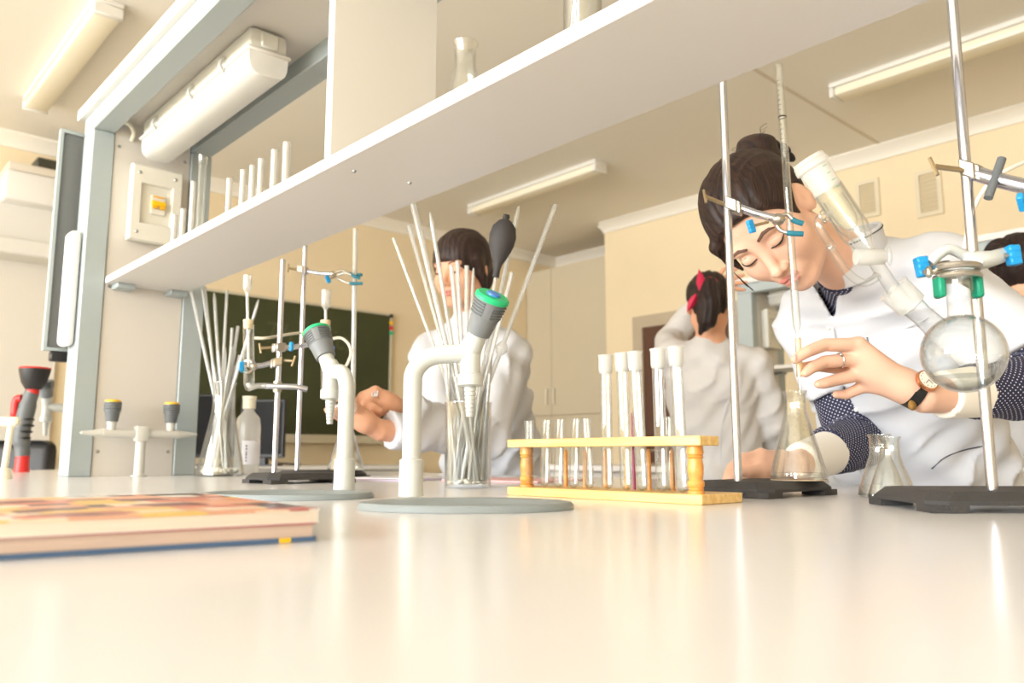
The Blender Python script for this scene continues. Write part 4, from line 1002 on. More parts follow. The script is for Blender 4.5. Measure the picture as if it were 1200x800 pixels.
t.part('stopper', Geo().lathe([(0.0165, Lf - 0.008), (0.0195, Lf - 0.006), (0.0195, Lf - 0.001), (0.0185, Lf), (0.0190, Lf + 0.002), (0.0170, Lf + 0.006), (0, Lf + 0.007)], base, axf, 28), 'glass_frost', parent=gn)
side = (cam_dir((-1, 0, 0)) - axf * cam_dir((-1, 0, 0)).dot(axf)).normalized()
sk = t.part('stopcock', Geo().tube([D(0.040) - cam_dir((1, 0, 0)) * 0.018, D(0.040) - cam_dir((1, 0, 0)) * 0.012, D(0.040) + cam_dir((1, 0, 0)) * 0.012, D(0.040) + cam_dir((1, 0, 0)) * 0.014], [0.0085, 0.0095, 0.0085, 0.007], 20), 'glass_frost')
t.part('stopcock_key', Geo().ell(D(0.040) + cam_dir((1, 0, 0)) * 0.019 + up * 0.001, (0.003, 0.003, 0.011), 14, 10), 'glass', parent=sk)
arm = [D(Lf - 0.062) + side * 0.015, D(Lf - 0.058) + side * 0.026, D(Lf - 0.068) + side * 0.032, D(Lf - 0.090) + side * 0.032, D(0.07) + side * 0.034, D(0.04) + side * 0.033, D(0.022) + side * 0.026, D(0.018) + side * 0.014, D(0.020) + side * 0.006]
t.part('side_arm', Geo().tube(bez(arm, 6), 0.0046, 14), 'glass')
g = Geo(); fr = (cam_dir((0.25, -1, 0)) - axf * cam_dir((0.25, -1, 0)).dot(axf)).normalized(); sd2 = axf.cross(fr)
for k in range(5): g.tube([D(0.125 + k * 0.009) + fr * 0.0166 + sd2 * s for s in (-0.003, 0.002 + 0.0015 * (k % 2))], 0.0004, 4)
t.part('scale_marks', g, 'green_rubber')
# clamp on the flask neck and boss above
YK = 0.885
def k_(px, py, Y=YK): return Vector(at(px, py, Y))
t = Thing('flask_clamp', 'white cast boss with two blue screws on the right-hand rod', 'clamp', k_(1142, 310), 'clamps on the stands')
g = Geo().tube(bez([k_(1090, 308, 0.87), k_(1100, 298, 0.868), k_(1112, 292, 0.868), k_(1126, 297, 0.87), k_(1136, 303, 0.872)], 5), [0.006] * 20 + [0.008], 12)
g.tube([k_(1128, 303, 0.872), k_(1145, 306, 0.868), k_(1162, 303, 0.872), k_(1178, 298, 0.885)], [0.009, 0.011, 0.009, 0.008], 14)
g.tube([k_(1146, 300, 0.868), k_(1134, 320, 0.868), k_(1124, 326, 0.868)], [0.007, 0.007, 0.004], 10)
bd = t.part('boss_body', g, 'tap_cream', label='white enamelled boss')
for p0_, p1_ in (((1112, 308), (1078, 313)), ((1160, 301), (1190, 299))):
    a_, b_ = k_(*p0_, 0.872), k_(*p1_, 0.872); axx = (b_ - a_).normalized()
    st = t.part('screw_stem', Geo().tube([a_, b_], 0.0033, 12), 'cast_metal')
    o_ = (up - axx * axx.z).normalized(); w_ = axx.cross(o_); g = Geo()
    for s in (-1, 0, 1): g.box(-0.009, 0.004, -0.006, 0.006, -0.0045, 0.0045, 0.0015, 1, Matrix.Translation(b_ + o_ * (s * 0.0068)) @ Matrix(((axx.x, w_.x, o_.x, 0), (axx.y, w_.y, o_.y, 0), (axx.z, w_.z, o_.z, 0), (0, 0, 0, 1))))
    t.part('wing_knob', g, 'knob_blue', parent=st, label='bright blue wing knob')
t = Thing('neck_clamp', 'chrome clamp with green pads gripping the neck of the round flask', 'clamp', k_(1130, 345, 0.87), 'clamps on the stands')
zc = fc.z + 0.074; C0 = Vector((fc.x, fc.y, zc))
cxv = cam_dir((1, 0, 0)); cyv2 = cam_dir((0, 1, 0))
g = Geo()
ring = [C0 + cxv * (0.0225 * math.cos(a)) + cyv2 * (0.0205 * math.sin(a)) + up * 0.020 for a in np.linspace(-0.2, 2 * math.pi - 0.2, 25)]
g.tube(ring, 0.0036, 8, caps=False).tube([p - up * 0.010 for p in ring], 0.003, 8, caps=False)
t.part('jaw_ring', g, 'cast_metal')
t.part('cross_screw', Geo().tube([C0 - cxv * 0.036 + up * 0.016, C0 - cxv * 0.018 + up * 0.016], 0.003, 10).ell(C0 - cxv * 0.031 + up * 0.016, (0.004, 0.004, 0.007), 10, 8), 'cast_metal')
for s in (-1, 1):
    t.part('rubber_pad', Geo().box(-0.004, 0.004, -0.008, 0.008, -0.013, 0.012, 0.002, 1, Matrix.Translation(C0 + cxv * (s * 0.0206)) @ Matrix.Rotation(-0.74, 4, 'Z')), 'green_rubber', label='green rubber pad')
t.part('arm', Geo().tube([C0 + cyv2 * 0.020 + up * 0.016, C0 + cyv2 * 0.030 + cxv * 0.012 + up * 0.018, k_(1140, 335, 0.892)], 0.0045, 12), 'cast_metal')
clamp('chrome clamp high on the right-hand rod reaching out of frame', k_(1138, 200, 0.89), [k_(1143, 203, 0.885), k_(1165, 210, 0.87), k_(1215, 222, 0.85)],
      [[k_(1215, 222, 0.85), k_(1240, 216, 0.84), k_(1262, 222, 0.83), k_(1280, 226, 0.83)], [k_(1215, 224, 0.85), k_(1240, 236, 0.84), k_(1262, 236, 0.83), k_(1280, 236, 0.83)]],
      (k_(1198, 226, 0.86), k_(1197, 236, 0.852)), (k_(1125, 199, 0.885), k_(1094, 195, 0.87)), rad=0.0085)
single('clamp_peg', Geo().tube([k_(1174, 186, 0.868), k_(1158, 232, 0.862)], 0.0048, 12), 'knob_grey', 'short dark peg crossing the upper right clamp arm', 'peg')
single('white_hose', Geo().tube(bez([k_(1130, 292, 1.0), k_(1136, 262, 1.0), k_(1146, 234, 1.0), k_(1166, 208, 1.0), k_(1205, 188, 1.02), k_(1240, 176, 1.04)], 6), 0.0028, 10), 'white_tube', 'thin white hose curving up behind the upper right clamp', 'hose')

# ------------------------------------------------------------------ left-hand apparatus
YL = 1.80
def l_(px, py, Y=YL): return Vector(at(px, py, Y))
clamp('lower chrome clamp on the left stand holding the bent glass tube', l_(325, 424), [l_(322, 424), l_(308, 428, 1.79), l_(297, 429, 1.78)],
      [[l_(298, 427, 1.78), l_(292, 422, 1.785), l_(286, 424, 1.79), l_(281, 426, 1.79)], [l_(298, 431, 1.78), l_(292, 436, 1.775), l_(287, 435, 1.77), l_(282, 434, 1.77)]],
      (l_(296, 429, 1.775), l_(284, 429, 1.765)), (l_(333, 422), l_(344, 423, 1.78)), rad=0.006)
clamp('upper chrome clamp on the left stand below the long shelf', l_(326, 407), [l_(329, 407), l_(342, 407, 1.82), l_(360, 404, 1.9), l_(372, 402, 1.95)],
      [[l_(370, 402, 1.95), l_(378, 398, 1.97), l_(386, 397, 1.98), l_(392, 397, 1.98)], [l_(370, 404, 1.95), l_(378, 408, 1.96), l_(386, 408, 1.96), l_(392, 407, 1.96)]],
      (l_(336, 407, 1.79), l_(341, 406, 1.775)), (l_(318, 407), l_(305, 408, 1.79)), rad=0.006, mats=('cast_metal', 'chrome', 'blue_plastic', 'knob_blue'))
t = Thing('cross_bar', 'horizontal chrome bar bridging the two left stands near the glass joint', 'bar', l_(325, 453))
t.part('boss', Geo().lathe([(0, -0.012), (0.009, -0.012), (0.0105, 0), (0.009, 0.012), (0, 0.012)], l_(325, 453, 1.80), (0, 0, 1), 18), 'cast_metal')
t.part('bar', Geo().tube([l_(308, 452, 1.79), l_(345, 453, 1.79), l_(360, 456, 1.80)], 0.0065, 14), 'chrome')
clamp('open clamp with teal jaws reaching right from the rear left stand', l_(354, 316, 2.06), [l_(357, 317, 2.06), l_(372, 320, 2.05), l_(390, 321, 2.04)],
      [[l_(390, 321, 2.04), l_(400, 317, 2.04), l_(412, 321, 2.04), l_(424, 322, 2.03)], [l_(392, 324, 2.04), l_(404, 330, 2.03), l_(412, 332, 2.02), l_(425, 332, 2.02)], [l_(396, 322, 2.04), l_(406, 320, 2.03), l_(414, 323, 2.02), l_(422, 326, 2.02)]],
      (l_(394, 324, 2.03), l_(385, 327, 2.02)), (l_(350, 316, 2.06), l_(338, 314, 2.05)), rad=0.005)
# U-shaped reaction tube of the left apparatus
t = Thing('u_tube_apparatus', 'glass U-tube apparatus with two corked arms on the left stands', 'glassware', l_(291, 455, 1.77), 'left glass apparatus')
aL0, aL1 = l_(291, 380, 1.77), l_(292, 452, 1.77)
t.part('left_arm', Geo().lathe([(0.0120, 0), (0.0128, 0.002), (0.0120, 0.004), (0.0120, (aL0 - aL1).length - 0.003), (0.008, (aL0 - aL1).length + 0.009), (0, (aL0 - aL1).length + 0.012)], aL0, (aL1 - aL0).normalized(), 22), 'glass')
t.part('left_cork', Geo().lathe([(0.0095, 0.010), (0.0110, -0.006), (0.0110, -0.010), (0, -0.010)], aL0, (aL1 - aL0).normalized(), 20), 'cork')
t.part('left_stem', Geo().cyl(l_(289.5, 342, 1.77), l_(291.5, 430, 1.77), 0.0032, n=12), 'glass_rod')
t.part('left_cup', Geo().lathe([(0.0032, -0.002), (0.008, 0.004), (0.0095, 0.010), (0.0095, 0.038), (0.0085, 0.038), (0.0085, 0.010)], l_(289.5, 342, 1.77), (0, 0, 1), 18), 'glass_rod')
t.part('bend', Geo().tube(bez([l_(291, 449, 1.77), l_(294, 454, 1.77), l_(301, 452, 1.775), l_(310, 452, 1.785)], 6), 0.0062, 14), 'glass_rod')
aR0, aR1 = l_(381.5, 383, 1.9), l_(382, 458, 1.9)
t.part('right_arm', Geo().lathe([(0.0120, 0), (0.0130, 0.002), (0.0120, 0.004), (0.0120, (aR0 - aR1).length - 0.003), (0.008, (aR0 - aR1).length + 0.009), (0, (aR0 - aR1).length + 0.012)], aR0, (aR1 - aR0).normalized(), 22), 'glass')
t.part('right_cork', Geo().lathe([(0.0095, 0.010), (0.0118, -0.010), (0.0118, -0.016), (0, -0.016)], aR0, (aR1 - aR0).normalized(), 20), 'cork')
t.part('right_stem', Geo().cyl(l_(381.5, 362, 1.9), l_(382, 440, 1.9), 0.0035, n=12), 'glass_rod')
t.part('right_cup', Geo().lathe([(0.0035, -0.002), (0.009, 0.006), (0.0115, 0.014), (0.0115, 0.046), (0.0105, 0.046), (0.0105, 0.014)], l_(381.5, 362, 1.9), (0, 0, 1), 18), 'glass_rod')
t.part('joining_hose', Geo().tube(bez([l_(298, 396, 1.77), l_(312, 396, 1.78), l_(330, 393, 1.84), l_(352, 390, 1.92), l_(370, 392, 1.92), l_(378, 398, 1.9)], 6), 0.0035, 10), 'hose_clear')
t.part('outlet_hose', Geo().tube(bez([l_(388, 397, 1.9), l_(400, 396, 1.9), l_(409, 404, 1.9), l_(411, 416, 1.9), l_(404, 432, 1.9), l_(396, 444, 1.9), l_(394, 448, 1.9)], 6), 0.0035, 10), 'hose_clear')
t.part('blue_band', Geo().lathe([(0.0122, -0.003), (0.0150, -0.002), (0.0150, 0.002), (0.0122, 0.003)], l_(381.5, 396, 1.9), (0, 0, 1), 22), 'blue_plastic')
fb = l_(403, 477, 1.9)
t = Thing('small_round_flask', 'small round glass flask with green stopper held in the seated hands', 'flask', fb - up * 0.03)
t.part('bulb', Geo().ell(fb, 0.031, 28, 18), 'glass')
t.part('neck', Geo().lathe([(0.012, 0.026), (0.0095, 0.034), (0.0095, 0.046)], fb, (l_(392, 450, 1.9) - fb), 20), 'glass')
nd = (l_(393, 452, 1.9) - fb).normalized()
t.part('green_clip', Geo().lathe([(0.0100, 0.030), (0.0150, 0.033), (0.0150, 0.050), (0.0100, 0.053)], fb, nd, 20), 'green_plastic', label='green plastic clip')
t.part('cork', Geo().lathe([(0.0085, 0.048), (0.0100, 0.066), (0, 0.066)], fb, nd, 18), 'cork')
# burette held by the rear clamp, and the flask at its foot
bt0, bt1 = l_(413, 500, 2.03), l_(416.5, 268, 2.03)
single('rear_burette', Geo().lathe([(0.0018, -0.02), (0.0024, 0), (0.0062, 0.02), (0.0062, (bt1 - bt0).length), (0.0052, (bt1 - bt0).length), (0.0052, 0.02)], bt0, (bt1 - bt0).normalized(), 16), 'glass_rod', 'slim glass burette in the open clamp before the chalkboard', 'burette', loc=tuple(bt0))
pz = l_(405, 548, 2.02); pz.z = rb2[0] * 0 + BT + 0.0225
vessel('rear_conical_flask', [(0.042, 0), (0.044, 0.004), (0.043, 0.012), (0.020, 0.090), (0.0165, 0.100), (0.0165, 0.128), (0.0185, 0.132)], 0.0016, pz, 'conical flask half hidden behind the left swan-neck tap')

# ------------------------------------------------------------------ papers and magazines
def sheet(c, w, d, rot, z, th, material, label, cat='paper', group=None):
    R = Matrix.Translation((c[0], c[1], z)) @ Matrix.Rotation(rot, 4, 'Z')
    return single('paper_sheet', Geo().box(-w / 2, w / 2, -d / 2, d / 2, 0, th, 0, 1, R), material, label, cat, group=group, smooth=False)
c = G(455, 562.5, 0); sheet(c, 0.15, 0.21, 0.3, BT + 0.0005, 0.003, 'paper_lilac', 'lilac booklet lying beside the left stand base', group='papers on the bench')
c = G(462, 562, 0); sheet((c[0] + 0.01, c[1] + 0.02), 0.15, 0.20, 0.5, BT + 0.0037, 0.002, 'paper_white', 'white sheet lying on the lilac booklet', group='papers on the bench')
c = G(602, 563.5, 0); sheet(c, 0.21, 0.26, 0.25, BT + 0.0005, 0.004, 'paper_pink', 'pink booklet lying behind the cylindrical jar', group='papers on the bench')
m = mat('magazine_cover', rgb(220, 170, 140), 0.3)
nt = m.node_tree; N = nt.nodes; Lk = nt.links; bs = N['Principled BSDF']
tc = N.new('ShaderNodeTexCoord'); mp = N.new('ShaderNodeMapping'); mp.inputs['Scale'].default_value = (24, 30, 1)
vo = N.new('ShaderNodeTexVoronoi'); vo.distance = 'CHEBYCHEV'; vo.inputs['Scale'].default_value = 1.0; vo.inputs['Randomness'].default_value = 0.7
sx = N.new('ShaderNodeSeparateColor'); cr = N.new('ShaderNodeValToRGB'); cr.color_ramp.interpolation = 'CONSTANT'
cols = [(0.0, rgb(120, 60, 56)), (0.16, rgb(226, 160, 126)), (0.32, rgb(232, 190, 90)), (0.44, rgb(186, 96, 84)), (0.58, rgb(238, 216, 190)), (0.72, rgb(70, 44, 40)), (0.84, rgb(214, 118, 92)), (0.93, rgb(226, 222, 214))]
while len(cr.color_ramp.elements) < len(cols): cr.color_ramp.elements.new(0.5)
for e_, (pos, c_l) in zip(cr.color_ramp.elements, cols): e_.position = pos; e_.color = c_l
Lk.new(tc.outputs['Object'], mp.inputs[0]); Lk.new(mp.outputs[0], vo.inputs['Vector']); Lk.new(vo.outputs['Color'], sx.inputs[0]); Lk.new(sx.outputs[0], cr.inputs[0]); Lk.new(cr.outputs[0], bs.inputs['Base Color'])
mat('cover_edge', rgb(176, 84, 92), 0.4)
cor = Vector(G(370, 634, 0)); rot = -0.14
R0 = Matrix.Translation((cor.x, cor.y, BT)) @ Matrix.Rotation(rot, 4, 'Z')
t = Thing('magazine', 'thick blurred magazine with a blue back cover, bottom of the foreground pile', 'magazine', (cor.x - 0.1, cor.y + 0.14, BT), 'magazines in the foreground')
t.part('pages', Geo().box(-0.206, -0.002, 0.002, 0.285, 0.0034, 0.0120, 0, 1, R0), 'pages', smooth=False)
t.part('back_cover', Geo().box(-0.208, 0.0, 0, 0.287, 0.0003, 0.0034, 0, 1, R0).box(-0.2085, -0.207, 0, 0.287, 0.0034, 0.0125, 0, 1, R0), 'cover_blue', smooth=False, label='blue-grey cover')
t.part('cover_mark', Geo().box(-0.026, -0.018, -0.0004, 0.0, 0.0004, 0.0034, 0, 1, R0), 'yellow_plastic', smooth=False)
t.part('front_cover', Geo().box(-0.208, 0.0, 0, 0.287, 0.0120, 0.0126, 0, 1, R0), 'cover_edge', smooth=False)
R1 = R0 @ Matrix.Translation((0.004, 0.004, 0.0127)) @ Matrix.Rotation(0.03, 4, 'Z')
t = Thing('magazine', 'thin blurred magazine with a colourful photo cover on top of the pile', 'magazine', (cor.x - 0.1, cor.y + 0.14, BT + 0.0127), 'magazines in the foreground')
t.part('pages', Geo().box(-0.209, -0.001, 0.001, 0.294, 0.0002, 0.0085, 0, 1, R1), 'pages_white', smooth=False)
t.part('front_cover', Geo().box(-0.21, 0.0, 0, 0.295, 0.0086, 0.0095, 0, 1, R1), 'magazine_cover', smooth=False, label='colourful photo cover')
t.part('back_cover', Geo().box(-0.21, 0.0, 0, 0.295, 0.0, 0.0003, 0, 1, R1), 'paper_white', smooth=False)

# ------------------------------------------------------------------ organic shapes: signed distance fields meshed with surface nets
def smin(a, b, k):
    h = np.clip(0.5 + 0.5 * (b - a) / k, 0, 1)
    return b * (1 - h) + a * h - k * h * (1 - h)
def smax(a, b, k): return -smin(-a, -b, k)
def s_ell(p, c, r):
    r = np.asarray(r, float); d = p - np.asarray(c, float)
    k0 = np.linalg.norm(d / r, axis=1); k1 = np.linalg.norm(d / (r * r), axis=1)
    return k0 * (k0 - 1.0) / np.maximum(k1, 1e-9)
def s_cone(p, a, b, ra, rb):
    a = np.asarray(a, float); b = np.asarray(b, float); ba = b - a
    t = np.clip(((p - a) @ ba) / max(ba @ ba, 1e-12), 0, 1)
    return np.linalg.norm(p - a - t[:, None] * ba, axis=1) - (ra + (rb - ra) * t)
def s_chain(p, pts, rs, k=0.006):
    d = None
    for i in range(len(pts) - 1):
        e = s_cone(p, pts[i], pts[i + 1], rs[i], rs[i + 1]); d = e if d is None else np.minimum(d, e)
    return d
def s_column(p, pts, sdir, k=0.03):
    sdir = np.asarray(sdir, float); d = None
    for (a, wa, da), (b, wb, db) in zip(pts, pts[1:]):
        a = np.asarray(a, float); b = np.asarray(b, float); ax = b - a; L = np.linalg.norm(ax); ax = ax / L
        s = sdir - ax * (sdir @ ax); s /= np.linalg.norm(s); f = np.cross(ax, s)
        h = (p - a) @ ax; t = np.clip(h / L, 0, 1)
        w = wa + (wb - wa) * t; dd = da + (db - da) * t; m = np.minimum(w, dd)
        r = p - a - (t * L)[:, None] * ax
        q_ = np.sqrt((r @ s / w) ** 2 + (r @ f / dd) ** 2 + ((h - t * L) / m) ** 2)
        e = (q_ - 1) * m
        d = e if d is None else smin(d, e, k)
    return d
def sdf_mesh(fn, lo, hi, h):
    lo = np.asarray(lo, float); nb = np.ceil((np.asarray(hi, float) - lo) / h / 8).astype(int); n = nb * 8
    ci = np.stack(np.meshgrid(*[np.arange(k) for k in nb], indexing='ij'), -1).reshape(-1, 3)
    fc = fn(lo + (ci * 8 + 4) * h)
    vals = np.repeat(np.repeat(np.repeat(np.where(fc < 0, -1.0, 1.0).astype(np.float32).reshape(nb), 8, 0), 8, 1), 8, 2)
    act = ci[np.abs(fc) < h * 8 * 1.15 + 0.006]
    off = np.stack(np.meshgrid(*[np.arange(8)] * 3, indexing='ij'), -1).reshape(-1, 3)
    for i in range(0, len(act), 400):
        ii = (act[i:i + 400, None, :] * 8 + off[None]).reshape(-1, 3)
        vals[ii[:, 0], ii[:, 1], ii[:, 2]] = fn(lo + ii * h)
    s = vals < 0
    C = [(0, 0, 0), (1, 0, 0), (0, 1, 0), (1, 1, 0), (0, 0, 1), (1, 0, 1), (0, 1, 1), (1, 1, 1)]
    sl = lambda A, c: A[c[0]:A.shape[0] - 1 + c[0], c[1]:A.shape[1] - 1 + c[1], c[2]:A.shape[2] - 1 + c[2]]
    cnt = sum(sl(s, c).astype(np.int8) for c in C)
    mask = (cnt > 0) & (cnt < 8)
    ids = np.full(mask.shape, -1, np.int64); cells = np.argwhere(mask); ids[mask] = np.arange(len(cells))
    cv = [vals[cells[:, 0] + c[0], cells[:, 1] + c[1], cells[:, 2] + c[2]].astype(float) for c in C]
    acc = np.zeros((len(cells), 3)); num = np.zeros(len(cells))
    for i in range(8):
        for b in range(3):
            if C[i][b] == 0:
                j = i | (1 << b)
                x = (cv[i] < 0) != (cv[j] < 0)
                t = cv[i] / np.where(x, cv[i] - cv[j], 1); pt = np.tile(np.array(C[i], float), (len(cells), 1)); pt[:, b] += t
                acc[x] += pt[x]; num[x] += 1
    verts = lo + (cells + acc / num[:, None]) * h
    faces = []
    for b in range(3):
        o1, o2 = [(1, 2), (2, 0), (0, 1)][b]
        A = np.moveaxis(s, b, 0); d = A[:-1] != A[1:]; d = np.moveaxis(d, 0, b)
        e = np.argwhere(d); e = e[(e[:, o1] > 0) & (e[:, o2] > 0)]
        e = e[(e[:, o1] < mask.shape[o1]) & (e[:, o2] < mask.shape[o2])]
        flip = ~s[e[:, 0], e[:, 1], e[:, 2]]
        def cid(a, c):
            g = e.copy(); g[:, o1] -= a; g[:, o2] -= c; return ids[g[:, 0], g[:, 1], g[:, 2]]
        Q = np.stack([cid(1, 1), cid(0, 1), cid(0, 0), cid(1, 0)], 1)
        Q[flip] = Q[flip][:, ::-1]
        faces.append(Q)
    F = np.concatenate(faces); F = F[(F >= 0).all(1)]
    return verts, F
def sdf_part(T, name, fn, lo, hi, h, material, label=None, parent=None, chain=None):
    v, F = sdf_mesh(fn, lo, hi, h)
    w = np.stack([v[:, 0] * VA + v[:, 1] * VB, v[:, 0] * UA + v[:, 1] * UB, v[:, 2] + BT], 1) - np.array(T.loc)
    me = bpy.data.meshes.new(name)
    me.vertices.add(len(w)); me.vertices.foreach_set('co', w.ravel())
    me.loops.add(F.size); me.loops.foreach_set('vertex_index', F.ravel().astype(np.int32))
    me.polygons.add(len(F)); me.polygons.foreach_set('loop_start', np.arange(0, F.size, 4, dtype=np.int32)); me.polygons.foreach_set('loop_total', np.full(len(F), 4, np.int32))
    me.update(calc_edges=True); me.validate()
    me.shade_smooth()
    if chain is not None:                 # cloth coordinates: length along and around the limb
        best = np.full(len(v), 9e9); uv = np.zeros((len(v), 3)); run = 0.0; ref = np.array((0.2, 1.0, 0.1))
        for a, b in zip(chain, chain[1:]):
            ba = b - a; L_ = np.linalg.norm(ba); ax = ba / L_; t = np.clip((v - a) @ ax, 0, L_); r = v - a - t[:, None] * ax; dist = np.linalg.norm(r, axis=1)
            e1 = ref - ax * (ref @ ax); e1 /= np.linalg.norm(e1); e2 = np.cross(ax, e1); an = np.arctan2(-(r @ e2), -(r @ e1))
            m = dist < best; best[m] = dist[m]; uv[m, 0] = run + t[m]; uv[m, 1] = an[m] * 0.052; run += L_
        me.attributes.new('cloth', 'FLOAT_VECTOR', 'POINT').data.foreach_set('vector', uv.ravel())
    me.materials.append(M[material])
    ob = bpy.data.objects.new(name, me); COL.objects.link(ob); ob.parent = parent or T.o
    if label: ob['label'] = label
    return ob
def bounds(pts, pad):
    a = np.array(pts); return a.min(0) - pad, a.max(0) + pad
def hit(fn, px, py, y0, y1=None):          # first surface point along a sight line (used to lay seams on cloth)
    d = np.array(ray(px, py)); Y = np.linspace(y0, y1 or y0 + 0.8, 500); P = np.array([0, 0, HC]) + np.outer(Y / d[1], d)
    f = fn(P); k = int(np.argmax(f < 0.001)); return P[k]

# ------------------------------------------------------------------ materials for people
mat('skin', rgb(230, 184, 158), 0.48, var=0.06, vscale=22, spec=0.35, bump=0.03, bscale=350)
mat('skin_warm', rgb(226, 170, 138), 0.5, var=0.06, vscale=22, spec=0.35)
mat('lips', rgb(206, 126, 118), 0.4)
mat('brow', rgb(104, 76, 62), 0.8)
mat('lash', rgb(36, 26, 24), 0.7)
mat('nail', rgb(240, 178, 168), 0.3)
mat('coat_white', rgb(207, 208, 213), 0.8, var=0.03, vscale=5, bump=0.12, bscale=14)
mat('coat_grey', rgb(212, 209, 208), 0.8, var=0.03, vscale=5, bump=0.12, bscale=12)
mat('cuff_white', rgb(244, 238, 226), 0.7)
mat('trousers', rgb(48, 48, 60), 0.8)
mat('shoe_black', rgb(30, 28, 28), 0.4)
mat('thread_dark', rgb(52, 48, 58), 0.8)
mat('gold_rose', rgb(222, 160, 122), 0.25, metal=1.0)
mat('dial', rgb(246, 240, 226), 0.4)
mat('strap', rgb(26, 25, 25), 0.5)
mat('silver', rgb(214, 210, 204), 0.2, metal=1.0)
mat('ribbon_red', rgb(196, 20, 66), 0.6)
mat('hair_tie', rgb(16, 15, 20), 0.3)
mat('tan_leather', rgb(150, 112, 52), 0.6)
mat('pencil', rgb(214, 150, 90), 0.5)
def hair_mat(name, c1, c2):
    m = mat(name, c1, 0.5, spec=0.35); nt = m.node_tree; N = nt.nodes; L = nt.links; b = N['Principled BSDF']
    tc = N.new('ShaderNodeTexCoord'); mp = N.new('ShaderNodeMapping'); mp.inputs['Scale'].default_value = (420, 22, 22)
    nz = N.new('ShaderNodeTexNoise'); nz.inputs['Scale'].default_value = 1.0; nz.inputs['Detail'].default_value = 5
    cr = N.new('ShaderNodeValToRGB'); cr.color_ramp.elements[0].position = 0.35; cr.color_ramp.elements[1].position = 0.72
    cr.color_ramp.elements[0].color = c1; cr.color_ramp.elements[1].color = c2
    L.new(tc.outputs['Object'], mp.inputs[0]); L.new(mp.outputs[0], nz.inputs['Vector']); L.new(nz.outputs[0], cr.inputs[0]); L.new(cr.outputs[0], b.inputs['Base Color'])
    bp = N.new('ShaderNodeBump'); bp.inputs['Strength'].default_value = 0.45; bp.inputs['Distance'].default_value = 0.004
    L.new(nz.outputs[0], bp.inputs['Height']); L.new(bp.outputs[0], b.inputs['Normal'])
hair_mat('hair_dark', rgb(28, 18, 15), rgb(64, 42, 33))
hair_mat('hair_black', rgb(26, 17, 15), rgb(50, 33, 28))
def polka_mat(name):
    m = mat(name, rgb(34, 36, 66), 0.75); nt = m.node_tree; N = nt.nodes; L = nt.links; b = N['Principled BSDF']
    at_ = N.new('ShaderNodeAttribute'); at_.attribute_name = 'cloth'
    mp = N.new('ShaderNodeMapping'); mp.inputs['Rotation'].default_value = (0, 0, 0.785)
    vo = N.new('ShaderNodeTexVoronoi'); vo.voronoi_dimensions = '2D'; vo.inputs['Scale'].default_value = 150; vo.inputs['Randomness'].default_value = 0.08
    cr = N.new('ShaderNodeValToRGB'); cr.color_ramp.elements[0].position = 0.15; cr.color_ramp.elements[1].position = 0.21
    cr.color_ramp.elements[0].color = rgb(212, 212, 224); cr.color_ramp.elements[1].color = rgb(32, 33, 62)
    L.new(at_.outputs['Vector'], mp.inputs[0]); L.new(mp.outputs[0], vo.inputs['Vector']); L.new(vo.outputs['Distance'], cr.inputs[0]); L.new(cr.outputs[0], b.inputs['Base Color'])
polka_mat('polka_navy')

